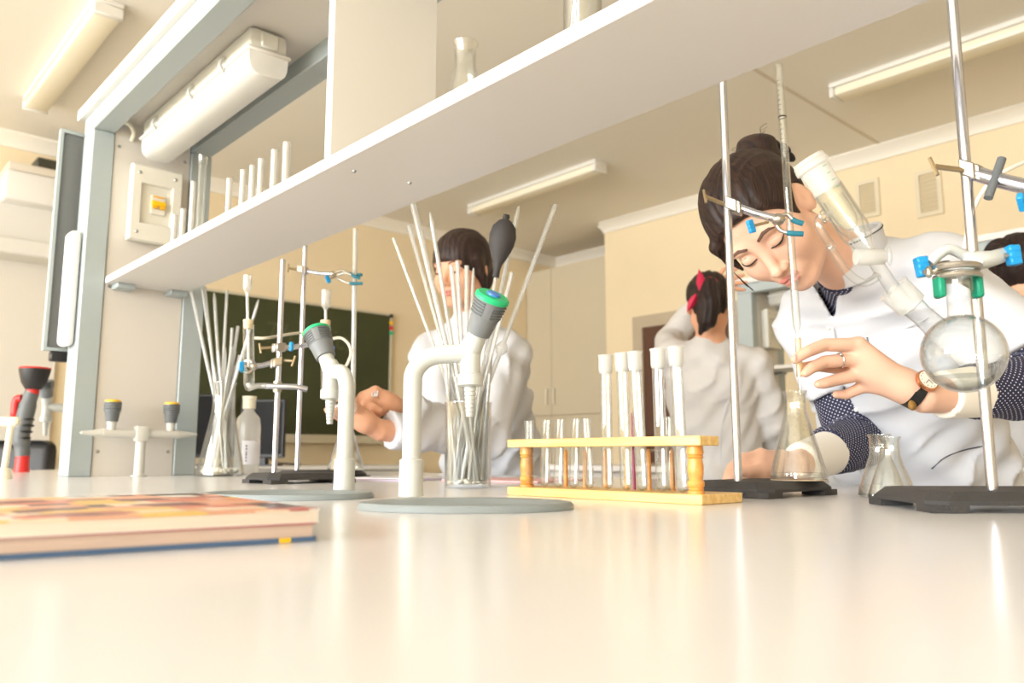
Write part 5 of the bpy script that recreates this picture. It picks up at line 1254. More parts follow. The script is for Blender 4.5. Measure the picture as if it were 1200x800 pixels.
# ------------------------------------------------------------------ head, hair and hands
class Head:
    def __init__(s, c, sdir, f, u, sc=1.0):
        s.c = np.asarray(c, float); s.sc = sc
        u = np.asarray(u, float); u /= np.linalg.norm(u); f = np.asarray(f, float); f = f - u * (f @ u); f /= np.linalg.norm(f)
        s.u, s.f = u, f; s.s = np.cross(u, f) if False else np.cross(f, u) * -1
        s.R = np.stack([s.s, s.f, s.u], 1)           # columns: left, forward, up
    def loc(s, p): return (p - s.c) @ s.R / s.sc
    def pt(s, x, y, z): return s.c + s.R @ (np.array((x, y, z)) * s.sc)
    def face(s, p):
        r = np.linalg.norm(p - s.c, axis=1); m = r < 0.185 * s.sc; out = r - 0.13 * s.sc
        if m.any(): out[m] = s.face_near(p[m])
        return out
    def face_near(s, p):
        p = s.loc(p); q_ = p.copy(); q_[:, 0] = np.abs(q_[:, 0])
        d = smin(s_ell(p, (0, -0.012, 0.035), (0.073, 0.092, 0.080)), s_ell(p, (0, 0.022, -0.030), (0.061, 0.066, 0.086)), 0.03)
        d = smin(d, s_cone(q_, (0.047, 0.002, -0.058), (0.012, 0.062, -0.094), 0.020, 0.017), 0.028)
        d = smin(d, s_ell(p, (0, 0.074, -0.096), (0.017, 0.014, 0.015)), 0.018)
        d = smin(d, s_ell(q_, (0.036, 0.054, -0.034), (0.029, 0.028, 0.027)), 0.025)
        d = smin(d, s_ell(q_, (0.028, 0.074, 0.022), (0.026, 0.012, 0.009)), 0.014)
        d = smax(d, -s_ell(q_, (0.031, 0.102, 0.001), (0.020, 0.020, 0.013)), 0.012)
        d = smin(d, s_ell(q_, (0.0305, 0.072, -0.0015), (0.0165, 0.0155, 0.0125)), 0.005)
        d = smin(d, s_cone(p, (0, 0.080, 0.010), (0, 0.103, -0.034), 0.0075, 0.0095), 0.012)
        d = smin(d, s_ell(p, (0, 0.106, -0.037), (0.0095, 0.0085, 0.008)), 0.006)
        d = smin(d, s_ell(q_, (0.011, 0.096, -0.041), (0.0068, 0.009, 0.0062)), 0.005)
        d = smax(d, -s_ell(q_, (0.0062, 0.103, -0.0475), (0.0036, 0.0055, 0.0030)), 0.003)
        d = smin(d, s_ell(p, (0, 0.080, -0.066), (0.027, 0.016, 0.020)), 0.015)
        d = smin(d, s_ell(q_, (0.0065, 0.0955, -0.0625), (0.0120, 0.0046, 0.0040)), 0.003)
        d = smin(d, s_ell(p, (0, 0.0945, -0.0722), (0.0145, 0.0056, 0.0050)), 0.003)
        d = smax(d, -s_ell(p, (0, 0.106, -0.0672), (0.0195, 0.012, 0.0012)), 0.0025)
        e = s_ell(q_ @ np.array(((0.93, 0.36, 0), (-0.36, 0.93, 0), (0, 0, 1.0))).T, (0.0655, -0.0395 + 0.004, -0.008), (0.0075, 0.0185, 0.031))
        e = smax(e, -s_ell(q_, (0.0840, 0.000, -0.010), (0.007, 0.010, 0.017)), 0.004)
        d = smin(d, e, 0.006)
        return d * s.sc
    def lips(s, p):
        l = s.loc(p); q_ = l.copy(); q_[:, 0] = np.abs(q_[:, 0])
        reg = np.minimum(s_ell(q_, (0.0068, 0.098, -0.0622), (0.0138, 0.012, 0.0040)), s_ell(l, (0, 0.098, -0.0722), (0.0155, 0.012, 0.0050)))
        return np.maximum(s.face(p) - 0.0007, reg * s.sc)
    def line(s, pts, r, lift):                        # band lying on the face along (x, z) points
        def fn(p):
            l = s.loc(p); q_ = np.stack([l[:, 0], np.zeros(len(l)), l[:, 2]], 1); d = None
            for (x0, z0, r0), (x1, z1, r1) in zip(pts, pts[1:]):
                e = s_cone(q_, (x0, 0, z0), (x1, 0, z1), r0, r1); d = e if d is None else np.minimum(d, e)
            d = np.maximum(d, 0.03 - l[:, 1])
            return np.maximum(s.face(p) - lift, d * s.sc)
        return fn
def add_face_details(T, H, body, open_eye=0.0, k=1.0):
    lo, hi = bounds([H.pt(-0.07, 0.02, -0.11), H.pt(0.07, 0.13, 0.06), H.pt(0.07, 0.02, 0.06), H.pt(-0.07, 0.13, -0.11), H.pt(-0.07, 0.02, 0.06), H.pt(0.07, 0.13, -0.11), H.pt(-0.07, 0.13, 0.06), H.pt(0.07, 0.02, -0.11)], 0.004)
    sdf_part(T, 'lips', H.lips, lo, hi, 0.0012 * k, 'lips', parent=body)
    for sg in (-1, 1):
        sdf_part(T, 'eyebrow', H.line([(sg * 0.014, 0.0215, 0.0026), (sg * 0.028, 0.0265, 0.0030), (sg * 0.040, 0.0255, 0.0022), (sg * 0.049, 0.0205, 0.0010)], 0, 0.0010), lo, hi, 0.0012 * k, 'brow', parent=body)
        sdf_part(T, 'eyelash_line', H.line([(sg * 0.0165, -0.0050, 0.0006), (sg * 0.024, -0.0062, 0.0012 + open_eye), (sg * 0.033, -0.0066, 0.0016 + open_eye), (sg * 0.041, -0.0045, 0.0015 + open_eye * 0.5), (sg * 0.0475, -0.0005, 0.0007)], 0, 0.0016), lo, hi, 0.0010 * k, 'lash', parent=body)
        if k == 1.0: sdf_part(T, 'eyelid_crease', H.line([(sg * 0.019, 0.0050, 0.0003), (sg * 0.031, 0.0078, 0.0006), (sg * 0.044, 0.0055, 0.0003)], 0, 0.0003), lo, hi, 0.0010 * k, 'brow', parent=body)
def hair_cap(H, p, thick=0.010, low=-0.055, face_cut=True, ears=True, fringe=False):
    l = H.loc(p); q_ = l.copy(); q_[:, 0] = np.abs(q_[:, 0])
    d = s_ell(l, (0, -0.016, 0.036), (0.074 + thick, 0.094 + thick, 0.082 + thick))
    d = d + 0.0011 * np.sin(l[:, 0] * 420 + 6 * np.sin(l[:, 1] * 30)) + 0.0012 * np.sin(l[:, 0] * 170 + l[:, 1] * 40)
    if face_cut:
        if fringe: d = smax(d, -s_ell(l, (0, 0.115, -0.050), (0.080, 0.085, 0.083)), 0.010)
        else: d = smax(d, -s_ell(l, (0, 0.118, -0.022), (0.125, 0.098, 0.096)), 0.010)
    if ears: d = smax(d, -s_ell(q_, (0.086, -0.008, -0.016), (0.03, 0.034, 0.040)), 0.008)
    return d * H.sc
def gated(p, c, rad, fn):                  # evaluate a detailed part only near its centre
    r = np.linalg.norm(p - c, axis=1); m = r < rad; out = np.maximum(r - rad * 0.6, 0.02)
    if m.any(): out[m] = fn(p[m])
    return out

def lower_body(T, hips, sdir, fdir, floor=-BT):
    hips = np.asarray(hips, float); sdir = np.asarray(sdir, float); sdir[2] = 0; sdir /= np.linalg.norm(sdir); fdir = np.asarray(fdir, float); fdir[2] = 0; fdir /= np.linalg.norm(fdir)
    feet = []
    for sg in (-1, 1):
        a = hips + sdir * sg * 0.085; k = a * 1.0; k[2] = floor + 0.45; k = k + fdir * 0.01; an = a * 1.0; an[2] = floor + 0.08
        lo, hi = bounds([a, an], 0.12); lo[2] = floor + 0.06
        sdf_part(T, 'trouser_leg', lambda p, a=a, k=k, an=an: s_chain(p, [a, k, an], [0.085, 0.058, 0.045]), lo, hi, 0.012, 'trousers')
        heel = an.copy(); heel[2] = floor + 0.032; toe = heel + fdir * 0.16; toe[2] = floor + 0.024
        lo, hi = bounds([heel, toe], 0.06); lo[2] = floor - 0.01
        sdf_part(T, 'shoe', lambda p, h=heel, t=toe, an=an: np.maximum(smin(s_cone(p, h, t, 0.036, 0.030), s_cone(p, h, an, 0.034, 0.036), 0.02), floor + 0.001 - p[:, 2]), lo, hi, 0.007, 'shoe_black')

# ================================================================== the leaning woman at the right
hc = q(898, 260, 1.36)
HW = Head(hc, None, (-0.28, -0.55, -0.785), (-0.81, -0.296, 0.52))
nb = q(996, 310, 1.47)
shL, shR = q(1092, 318, 1.43), q(946, 372, 1.69)
sd = (shL - shR) / np.linalg.norm(shL - shR)
mid = (shL + shR) / 2
pel = np.array((0.96, 1.74, -0.04))
el_l, wr_l = q(1225, 452, 1.30), q(1083, 464, 1.20)
el_r, wr_r = q(1008, 516, 1.62), q(932, 545, 1.42)
TW = Thing('person', 'woman in a white lab coat leaning over the bench, holding the burette tip', 'person', W(pel[0], pel[1], -BT), 'people in the laboratory')
hl = {'wrist': q(1062, 453, 1.20), 'm': [q(1006, 404, 1.195), q(1002, 421, 1.20), q(1006, 438, 1.208)]}
def hand_left(p):
    w = hl['wrist']
    h = s_cone(p, wr_l, w, 0.0255, 0.022)
    for k, m in enumerate(hl['m']): h = smin(h, s_cone(p, w, m, 0.0185, 0.0125 - 0.0008 * k), 0.016)
    h = smin(h, s_cone(p, w, q(1012, 452, 1.222), 0.016, 0.010), 0.014)
    fi = [[q(1006, 404, 1.195), q(966, 404, 1.186), q(946, 412, 1.176), q(932, 421, 1.174)], [q(1002, 421, 1.20), q(966, 424, 1.19), q(951, 431, 1.180), q(944, 437, 1.178)], [q(1006, 439, 1.208), q(980, 445, 1.2), q(966, 449, 1.192), q(959, 450, 1.19)]]
    for pts, r in zip(fi, ([0.0112, 0.0096, 0.0088, 0.0068], [0.0108, 0.0096, 0.0085, 0.0068], [0.0105, 0.0092, 0.0082, 0.0065])): h = smin(h, s_chain(p, pts, r), 0.0045)
    h = smin(h, s_chain(p, [q(1045, 440, 1.215), q(1000, 432, 1.232), q(962, 428, 1.216), q(941, 430, 1.203)], [0.014, 0.0115, 0.0100, 0.0075]), 0.008)
    h = smin(h, s_chain(p, [q(1014, 452, 1.222), q(992, 462, 1.226), q(980, 462, 1.222)], [0.0092, 0.008, 0.006]), 0.004)
    return h
def hand_right(p):
    g_ = s_cone(p, wr_r, q(912, 541, 1.40), 0.024, 0.020)
    km = [q(892, 533, 1.375), q(889, 542, 1.365), q(888, 551, 1.355), q(890, 558, 1.35)]
    for m in km: g_ = smin(g_, s_cone(p, q(915, 543, 1.40), m, 0.016, 0.012), 0.012)
    for m, pts in zip(km, ([(870, 537, 1.36), (857, 548, 1.35), (853, 557, 1.345)], [(868, 546, 1.35), (854, 555, 1.34), (851, 562, 1.335)], [(868, 554, 1.34), (857, 561, 1.332), (858, 566, 1.33)], [(874, 561, 1.335), (866, 566, 1.33), (868, 569, 1.33)])):
        g_ = smin(g_, s_chain(p, [m] + [q(*a) for a in pts], [0.0102, 0.0090, 0.0082, 0.0066]), 0.004)
    g_ = smin(g_, s_chain(p, [q(908, 546, 1.385), q(890, 554, 1.345), q(876, 553, 1.328), q(868, 552, 1.322)], [0.013, 0.011, 0.0095, 0.0075]), 0.006)
    return g_
def woman_body(p):
    d = HW.face(p)
    d = smin(d, s_cone(p, HW.pt(0, -0.022, -0.05), nb, 0.046, 0.054), 0.022)
    d = smin(d, s_cone(p, nb, mid, 0.05, 0.05), 0.03)
    for sh, el in ((shL, el_l), (shR, el_r)): d = np.minimum(d, s_cone(p, mid, sh, 0.05, 0.045)); d = np.minimum(d, s_cone(p, sh, el, 0.045, 0.036))
    d = np.minimum(d, s_chain(p, [el_l, el_l * 0.4 + wr_l * 0.6, wr_l], [0.036, 0.032, 0.0255]))
    d = np.minimum(d, gated(p, q(1000, 432, 1.20), 0.15, hand_left))
    d = np.minimum(d, s_chain(p, [el_r, wr_r], [0.036, 0.025]))
    d = np.minimum(d, gated(p, q(892, 548, 1.37), 0.13, hand_right))
    return d
lo, hi = bounds([hc, el_l, wr_l, shR, shL, el_r, wr_r, q(840, 550, 1.33), q(925, 420, 1.17), HW.pt(0, 0, 0.14), HW.pt(0, 0.13, 0)], 0.06)
lo[2] = 0.002
bodyW = sdf_part(TW, 'body', woman_body, lo, hi, 0.0024, 'skin')
add_face_details(TW, HW, bodyW)
bun = HW.pt(0.012, -0.135, 0.052)
def woman_hair(p):
    d = hair_cap(HW, p, 0.012)
    l = HW.loc(p)
    d = smin(d, s_cone(p, HW.pt(0, -0.08, 0.035), bun, 0.06, 0.034), 0.02)
    b = s_ell(l, (0.012, -0.138, 0.052), (0.044, 0.036, 0.042)) + 0.003 * np.sin(l[:, 2] * 110 + l[:, 0] * 90 + np.sin(l[:, 1] * 60))
    d = smin(d, b, 0.008)
    # hair drawn down along the far temple
    d = smin(d, s_chain(p, [HW.pt(-0.066, 0.055, 0.045), HW.pt(-0.071, 0.052, 0.010), HW.pt(-0.070, 0.055, -0.02)], [0.014, 0.009, 0.003]), 0.012)
    return d
lo, hi = bounds([hc, bun], 0.15)
hw = sdf_part(TW, 'hair', woman_hair, lo, hi, 0.0032, 'hair_dark', label='dark hair gathered in a bun')
g = Geo()
for k in range(12):
    e = random.uniform(-1, 1)
    pts = [HW.pt(-0.058, 0.066, 0.052), HW.pt(-0.068, 0.070 + 0.004 * e, 0.030), HW.pt(-0.074 + 0.004 * e, 0.072 + 0.006 * e, -0.005), HW.pt(-0.076 + 0.008 * e, 0.078 + 0.01 * e, -0.035 - 0.02 * random.random())]
    g.tube(bez([W(*a) for a in pts], 5), 0.00035, 4)
for k in range(14):
    a = random.uniform(0, 6.28); o = np.array((0.040 * math.cos(a), 0.03 * math.sin(a), 0.030)); pts = [bun + HW.R @ o, bun + HW.R @ (o * 1.18), bun + HW.R @ (o * 1.22 + np.array((0.015, 0.01, 0.0)))]
    g.tube(bez([W(*q_) for q_ in pts], 4), 0.0003, 4)
TW.part('loose_strands', g, 'hair_black', parent=hw)['kind'] = 'stuff'
g = Geo()
tie_c = HW.pt(0.034, -0.165, 0.018)
for k in range(5):
    a = k * 1.25; o = HW.R @ np.array((0.008 * math.cos(a), -0.006, 0.018 * math.sin(a)))
    g.ell(W(*(tie_c + o)), (0.009, 0.007, 0.016), 12, 8, axes=[cam_dir(HW.s), cam_dir(HW.f), cam_dir(HW.u)])
TW.part('hair_tie', g, 'hair_tie', parent=hw, label='glossy black hair tie')
er = HW.pt(0.083, 0.002, -0.046)
TW.part('earring', Geo().tube([W(*(er + np.array((0.006 * math.cos(a), 0, -0.008 + 0.008 * math.sin(a))))) for a in np.linspace(0, 6.28, 14)], 0.0012, 6).ell(W(*(er + np.array((0.002, -0.002, -0.020)))), 0.0032, 10, 8), 'silver', parent=bodyW, label='small silver hoop earring')
# clothes
TORSO = [((0.985, 1.79, -0.48), 0.215, 0.165), ((0.915, 1.775, -0.10), 0.220, 0.150), ((0.83, 1.69, 0.10), 0.180, 0.130), ((0.755, 1.605, 0.265), 0.172, 0.128), (tuple(mid + np.array((0.012, 0.01, -0.015))), 0.140, 0.092)]
def folds(p, amp=0.004):
    cr = 1 - np.abs(np.sin(p[:, 0] * 23 - p[:, 2] * 31 + p[:, 1] * 12 + 1.3 * np.sin(p[:, 2] * 19 + p[:, 0] * 7)))
    return -amp * 1.6 * cr ** 4 * (0.5 + 0.5 * np.sin(p[:, 2] * 23 + p[:, 0] * 9)) + amp * (np.sin(p[:, 0] * 38 + p[:, 2] * 22 + 2 * np.sin(p[:, 2] * 17)) * np.sin(p[:, 2] * 14 - p[:, 1] * 26) + 0.5 * np.sin(p[:, 0] * 71 - p[:, 2] * 54 + p[:, 1] * 33))
slv_l = shL + (el_l - shL) * 0.80; slv_r = shR + (el_r - shR) * 0.64
def dress(p):
    d = s_column(p, [(c, w - 0.014, dd - 0.014) for c, w, dd in TORSO], sd)
    d = smin(d, s_cone(p, mid, nb, 0.075, 0.060), 0.03)
    return d
neck_ax = HW.pt(0, -0.02, -0.06) - nb; neck_ax /= np.linalg.norm(neck_ax)
def coat_solid(p):
    d = s_column(p, TORSO, sd)
    d = smin(d, s_cone(p, mid, nb - neck_ax * 0.02, 0.088, 0.070), 0.035)
    d = smin(d, s_cone(p, mid, shL, 0.085, 0.070), 0.04)
    d = smin(d, s_cone(p, mid, shR, 0.085, 0.066), 0.04)
    for sh, e, s_e, r0, r1 in ((shL, el_l, slv_l, 0.068, 0.074), (shR, el_r, slv_r, 0.064, 0.066)):
        ax_ = (e - sh) / np.linalg.norm(e - sh)
        d = smin(d, np.maximum(s_cone(p, sh, s_e + ax_ * 0.08, r0, r1), (p - s_e) @ ax_), 0.012)
    return d + folds(p, 0.0060)
def opening(p, pts):                     # slit in the coat front, widths in the same units as the sight-line grid
    z = p[:, 2] - HC; dep = p[:, 1] * math.cos(PITCH) + z * math.sin(PITCH); upv = -p[:, 1] * math.sin(PITCH) + z * math.cos(PITCH)
    dep = np.maximum(dep, 0.05)
    f2 = np.stack([600 + FPX * p[:, 0] / dep, np.zeros(len(p)), 400 - FPX * upv / dep], 1); d = None
    for (a, ra), (b, rb) in zip(pts, pts[1:]):
        e = s_cone(f2, (a[0], 0, a[1]), (b[0], 0, b[1]), ra, rb); d = e if d is None else np.minimum(d, e)
    return d * dep / FPX
def coatW(p):
    d = coat_solid(p)
    v = opening(p, [((958, 306), 22), ((970, 336), 13), ((977, 372), 1.5)])
    v = np.minimum(v, opening(p, [((989, 452), 1.5), ((997, 490), 8), ((1000, 508), 8), ((1004, 535), 1.5)]))
    v = np.maximum(v, p[:, 1] - 1.60)
    return smax(d, -v, 0.003)
lo, hi = bounds([c for c, _, _ in TORSO] + [shL, shR, slv_l, slv_r, nb], 0.23); lo[2] = -0.60; hi[2] = 0.56
cw = sdf_part(TW, 'lab_coat', coatW, lo, hi, 0.0055, 'coat_white', label='white short-sleeved lab coat')
sdf_part(TW, 'dress', lambda p: np.maximum(dress(p), -0.2 - p[:, 2]), lo, hi, 0.008, 'polka_navy', label='navy polka-dot dress', chain=[np.array((0.905, 1.755, -0.10)), nb + np.array((-0.05, -0.05, 0.1))])
def sleeve(p, sh, el, wr, t0, t1, r):
    a = sh + (el - sh) * t0; b = el + (wr - el) * t1
    d = s_chain(p, [a, el, b], r) + folds(p, 0.0025)
    ax_ = (wr - el) / np.linalg.norm(wr - el)
    return np.maximum(d, (p - b) @ ax_)
lo, hi = bounds([shL, el_l, wr_l], 0.09)
sdf_part(TW, 'sleeve', lambda p: sleeve(p, shL, el_l, wr_l, 0.5, 0.62, [0.058, 0.055, 0.042]), lo, hi, 0.004, 'polka_navy', label='navy polka-dot sleeve', chain=[shL, el_l, wr_l])
lo, hi = bounds([shR, el_r, wr_r], 0.09)
sdf_part(TW, 'sleeve', lambda p: sleeve(p, shR, el_r, wr_r, 0.4, 0.55, [0.056, 0.054, 0.042]), lo, hi, 0.004, 'polka_navy', label='navy polka-dot sleeve', chain=[shR, el_r, wr_r])
def cuff(p, el, wr, t0, t1, r0, r1):
    a = el + (wr - el) * t0; b = el + (wr - el) * t1; ax_ = (b - a) / np.linalg.norm(b - a)
    d = s_cone(p, a, b, r0, r1); return np.maximum(np.maximum(d, (p - b) @ ax_), (a - p) @ ax_)
for el, wr, t0, t1, r0, r1 in ((el_l, wr_l, 0.60, 0.86, 0.040, 0.036), (el_r, wr_r, 0.52, 0.92, 0.041, 0.036)):
    lo, hi = bounds([el, wr], 0.06)
    cf_ = sdf_part(TW, 'cuff', lambda p: cuff(p, el, wr, t0, t1, r0, r1), lo, hi, 0.003, 'cuff_white', label='white shirt cuff')
    if el is el_l:
        bt_ = hit(lambda p: cuff(p, el, wr, t0, t1, r0, r1), 1119, 482, 1.1)
        TW.part('button', Geo().ell(W(*bt_), (0.0045, 0.0045, 0.0045), 12, 8), 'dial', parent=cf_)
# collar
cax = neck_ax * 0.55 + np.array((0.05, 0.05, 0.75)); cax /= np.linalg.norm(cax); ccn = nb + np.array((0.004, 0.012, -0.01))
def collar_r(h): return 0.074 + 0.08 * np.maximum(h - 0.02, 0)
def collar(p):
    r = p - ccn; h = r @ cax; rad = np.linalg.norm(r - np.outer(h, cax), axis=1)
    d = np.abs(rad - collar_r(h)) - 0.0035
    d = np.maximum(d, np.abs(h - 0.026) - 0.040)
    d = smax(d, -np.maximum(opening(p, [((945, 306), 34), ((968, 336), 22)]), p[:, 1] - 1.60), 0.003)
    return np.maximum(d, 0.010 - HW.face(p))
lo, hi = bounds([nb], 0.14)
cl_ = sdf_part(TW, 'collar', collar, lo, hi, 0.0026, 'coat_white', parent=cw, label='stand-up white collar')
g = Geo(); e1_ = np.cross(cax, (0, 0, 1.0)); e1_ /= np.linalg.norm(e1_); e2_ = np.cross(cax, e1_)
ring_ = [ccn + cax * 0.060 + (e1_ * math.cos(a) + e2_ * math.sin(a)) * (float(collar_r(0.060)) + 0.004) for a in np.linspace(0, 2 * math.pi, 181)]
for i in range(0, 180, 2):
    pp_ = np.stack([ring_[i], ring_[i + 1]])
    if np.all(collar(pp_ * 1.0) < 0.006): g.tube([W(*ring_[i]), W(*ring_[i + 1])], 0.0013, 5)
if g.v: TW.part('collar_stitching', g, 'thread_dark', parent=cw)
lo, hi = bounds([nb], 0.12)
def shirt_collar(p):
    r = p - nb; h = r @ neck_ax; rad = np.linalg.norm(r - np.outer(h, neck_ax), axis=1)
    return np.maximum(np.abs(rad - 0.0595) - 0.003, np.abs(h + 0.012) - 0.035)
sdf_part(TW, 'dress_collar', shirt_collar, lo, hi, 0.0028, 'polka_navy', parent=None, label='navy polka-dot collar', chain=[nb - neck_ax * 0.05, nb + neck_ax * 0.05])
def cloth_line(pts, name, r, material, parent, fn, y0=1.2, dash=False, lift=0.0012):
    P = [hit(fn, a, b, y0) for a, b in pts]; P = [Vector(W(*p)) for p in P]; B_ = bez(P, 10); g = Geo()
    if dash:
        for i in range(0, len(B_) - 1): g.tube([B_[i], B_[i].lerp(B_[i + 1], 0.62)], r, 6)
    else: g.tube(B_, r, 6)
    return TW.part(name, g, material, parent=parent)
cloth_line([(1092, 549), (1106, 537), (1124, 529), (1150, 523), (1185, 518)], 'pocket_stitching', 0.0014, 'thread_dark', cw, coatW, dash=True)
cloth_line([(977, 368), (976, 384), (982, 410), (988, 440), (990, 452)], 'placket_edge', 0.0016, 'coat_grey', cw, coatW)
cloth_line([(1004, 538), (1008, 552), (1012, 562)], 'placket_edge', 0.0016, 'coat_grey', cw, coatW)
cloth_line([(1016, 395), (1020, 410), (1024, 420)], 'breast_pocket_stitch', 0.0012, 'thread_dark', cw, coatW, dash=True)
cloth_line([(1028, 392), (1062, 384), (1088, 372)], 'pocket_seam', 0.0010, 'coat_grey', cw, coatW)
for px, py in ((971, 384), (1003, 480)):
    b_ = hit(coatW, px, py, 1.2); TW.part('coat_button', Geo().ell(W(*b_), 0.0042, 10, 8), 'dial', parent=cw)
b_ = hit(shirt_collar, 976, 310, 1.25); TW.part('dress_button', Geo().ell(W(*b_), 0.0042, 10, 8), 'dial')
# watch and ring
ax_ = (wr_l - hl['wrist']); ax_ /= np.linalg.norm(ax_); wc = q(1071, 458, 1.2)
fv = np.array((-0.15, -0.80, 0.58)); fv -= ax_ * (fv @ ax_); fv /= np.linalg.norm(fv); sv = np.cross(ax_, fv)
tw = wc
g = Geo(); n = 40
ring = [(0.0245 * math.cos(a), 0.0255 * math.sin(a)) for a in np.linspace(0, 2 * math.pi, n, endpoint=False)]
v = []
for hh in (-0.008, 0.008):
    for k in (1.0, 1.08): v += [W(*(tw + fv * (x * k) + sv * (y * k) + ax_ * hh)) for x, y in ring]
f = []
for i in range(n):
    j = (i + 1) % n; f += [(n + i, n + j, 3 * n + j, 3 * n + i), (i, 2 * n + i, 2 * n + j, j), (i, j, n + j, n + i), (2 * n + i, 3 * n + i, 3 * n + j, 2 * n + j)]
wt = TW.part('watch_strap', g.add(v, f), 'strap', label='black leather watch strap')
fc_ = Vector(W(*(tw + fv * 0.0260))); fw = cam_dir(fv)
TW.part('watch_case', Geo().lathe([(0, 0), (0.0160, 0), (0.0172, 0.003), (0.0165, 0.0068), (0.0145, 0.0075), (0, 0.0075)], fc_, fw, 32), 'gold_rose', parent=wt, label='rose-gold watch case')
TW.part('watch_dial', Geo().lathe([(0, 0.0080), (0.0142, 0.0078), (0.0142, 0.0074)], fc_, fw, 32), 'dial', parent=wt, label='cream watch dial')
g = Geo(); e1 = cam_dir(ax_); e2 = cam_dir(sv)
for k in range(12):
    d_ = e1 * math.cos(k * math.pi / 6) + e2 * math.sin(k * math.pi / 6); g.tube([fc_ + fw * 0.0083 + d_ * 0.0108, fc_ + fw * 0.0083 + d_ * 0.0128], 0.0004, 4)
g.tube([fc_ + fw * 0.0084, fc_ + fw * 0.0084 + e1 * 0.007 + e2 * 0.004], 0.0004, 4).tube([fc_ + fw * 0.0084, fc_ + fw * 0.0084 - e1 * 0.003 + e2 * 0.009], 0.0004, 4)
TW.part('watch_hands', g, 'thread_dark', parent=wt)
TW.part('watch_loop', Geo().ell(W(*(tw - sv * 0.030 + fv * 0.002)) if sv[2] > 0 else W(*(tw + sv * 0.030 + fv * 0.002)), (0.009, 0.005, 0.008), 12, 8), 'tan_leather', parent=wt)
def finger_ring(T, c, axis, r, parent, stone=True, pattern=False):
    axis = cam_dir(axis).normalized(); e1 = axis.orthogonal().normalized(); e2 = axis.cross(e1); C = Vector(W(*c))
    g = Geo().tube([C + (e1 * math.cos(a) + e2 * math.sin(a)) * r for a in np.linspace(0, 2 * math.pi, 24)], 0.0011, 8, caps=False)
    if stone:
        o = cam_dir((-0.1, -0.75, 0.65)).normalized(); g.ell(C + o * (r + 0.001), 0.0026, 10, 8)
    if pattern:
        o = cam_dir((-0.1, -0.85, 0.5)).normalized(); w_ = o.cross(up).normalized(); u_ = w_.cross(o)
        for i in range(-1, 2):
            for j in range(-1, 2): g.ell(C + o * (r + 0.001) + w_ * (i * 0.006) + u_ * (j * 0.006), 0.0026, 8, 6)
    T.part('finger_ring', g, 'silver', parent=parent, label='silver ring')
finger_ring(TW, q(984, 422.5, 1.195), q(966, 424, 1.19) - q(1002, 421, 1.20), 0.0112, bodyW)
nl_ = q(932.5, 419, 1.168); TW.part('fingernail', Geo().ell(W(*nl_), (0.0035, 0.0022, 0.005), 10, 8), 'nail', parent=bodyW)
lower_body(TW, (0.985, 1.80, -0.42), sd, (-0.84, -0.54, 0))

# ================================================================== the woman behind the jar of tubes
hc1 = q(541, 316, 2.50)
H1 = Head(hc1, None, (-0.50, -0.80, -0.28), (-0.10, -0.22, 0.97))
nb1 = q(556, 372, 2.58); s1L, s1R = q(598, 414, 2.62), q(506, 414, 2.68); p1 = np.array((-0.06, 2.86, -0.05)); m1 = (s1L + s1R) / 2
e1L, w1L, e1R, w1R = q(575, 512, 2.28), q(446, 504, 2.02), q(528, 500, 2.34), q(474, 481, 2.13)
T1 = Thing('person', 'dark-haired woman in a white coat half hidden behind the jar of tubes', 'person', W(p1[0], p1[1], -BT), 'people in the laboratory')
def body1(p):
    d = H1.face(p); d = smin(d, s_cone(p, H1.pt(0, -0.02, -0.05), nb1, 0.048, 0.055), 0.02); d = smin(d, s_cone(p, nb1, m1, 0.05, 0.05), 0.03)
    for sh, el, wr in ((s1L, e1L, w1L), (s1R, e1R, w1R)): d = np.minimum(d, np.minimum(s_cone(p, m1, sh, 0.05, 0.045), s_chain(p, [sh, el, wr], [0.045, 0.038, 0.027])))
    h = s_cone(p, w1R, q(452, 470, 2.08), 0.027, 0.026)
    K = [q(440, 458, 2.06), q(434, 466, 2.055), q(431, 474, 2.05)]
    for m in K: h = smin(h, s_cone(p, q(458, 474, 2.09), m, 0.022, 0.014), 0.014)
    for m, pts in zip(K, ([(425, 463, 2.05), (418, 472, 2.045), (416, 481, 2.04)], [(428, 473, 2.04), (424, 481, 2.035), (428, 486, 2.035)], [(440, 478, 2.03), (444, 481, 2.03), (446, 480, 2.03)])): h = smin(h, s_chain(p, [m] + [q(*a) for a in pts], [0.0125, 0.011, 0.010, 0.008]), 0.005)
    h = smin(h, s_chain(p, [q(450, 480, 2.07), q(436, 487, 2.04), q(424, 486, 2.02)], [0.014, 0.012, 0.009]), 0.006)
    g_ = s_cone(p, w1L, q(424, 492, 1.99), 0.026, 0.026)
    K = [q(413, 474, 1.985), q(410, 481, 1.98), q(411, 490, 1.975)]
    for m in K: g_ = smin(g_, s_cone(p, q(428, 494, 1.99), m, 0.022, 0.014), 0.014)
    for m, pts in zip(K, ([(402, 468, 1.98), (392, 464, 1.975), (384, 466, 1.965)], [(400, 479, 1.955), (390, 478, 1.945), (383, 480, 1.94)], [(401, 490, 1.955), (392, 486, 1.94), (385, 483, 1.935)])): g_ = smin(g_, s_chain(p, [m] + [q(*a) for a in pts], [0.012, 0.0105, 0.0095, 0.0075]), 0.005)
    g_ = smin(g_, s_chain(p, [q(425, 484, 1.98), q(414, 474, 1.94), q(404, 462, 1.925)], [0.014, 0.011, 0.008]), 0.006)
    return np.minimum(d, np.minimum(h, g_))
lo, hi = bounds([hc1, e1L, w1L, s1L, s1R, e1R, q(383, 466, 1.95)], 0.08); hi[2] = hc1[2] + 0.17; lo[2] = max(lo[2], 0.005)
b1_ = sdf_part(T1, 'body', body1, lo, hi, 0.0045, 'skin_warm')
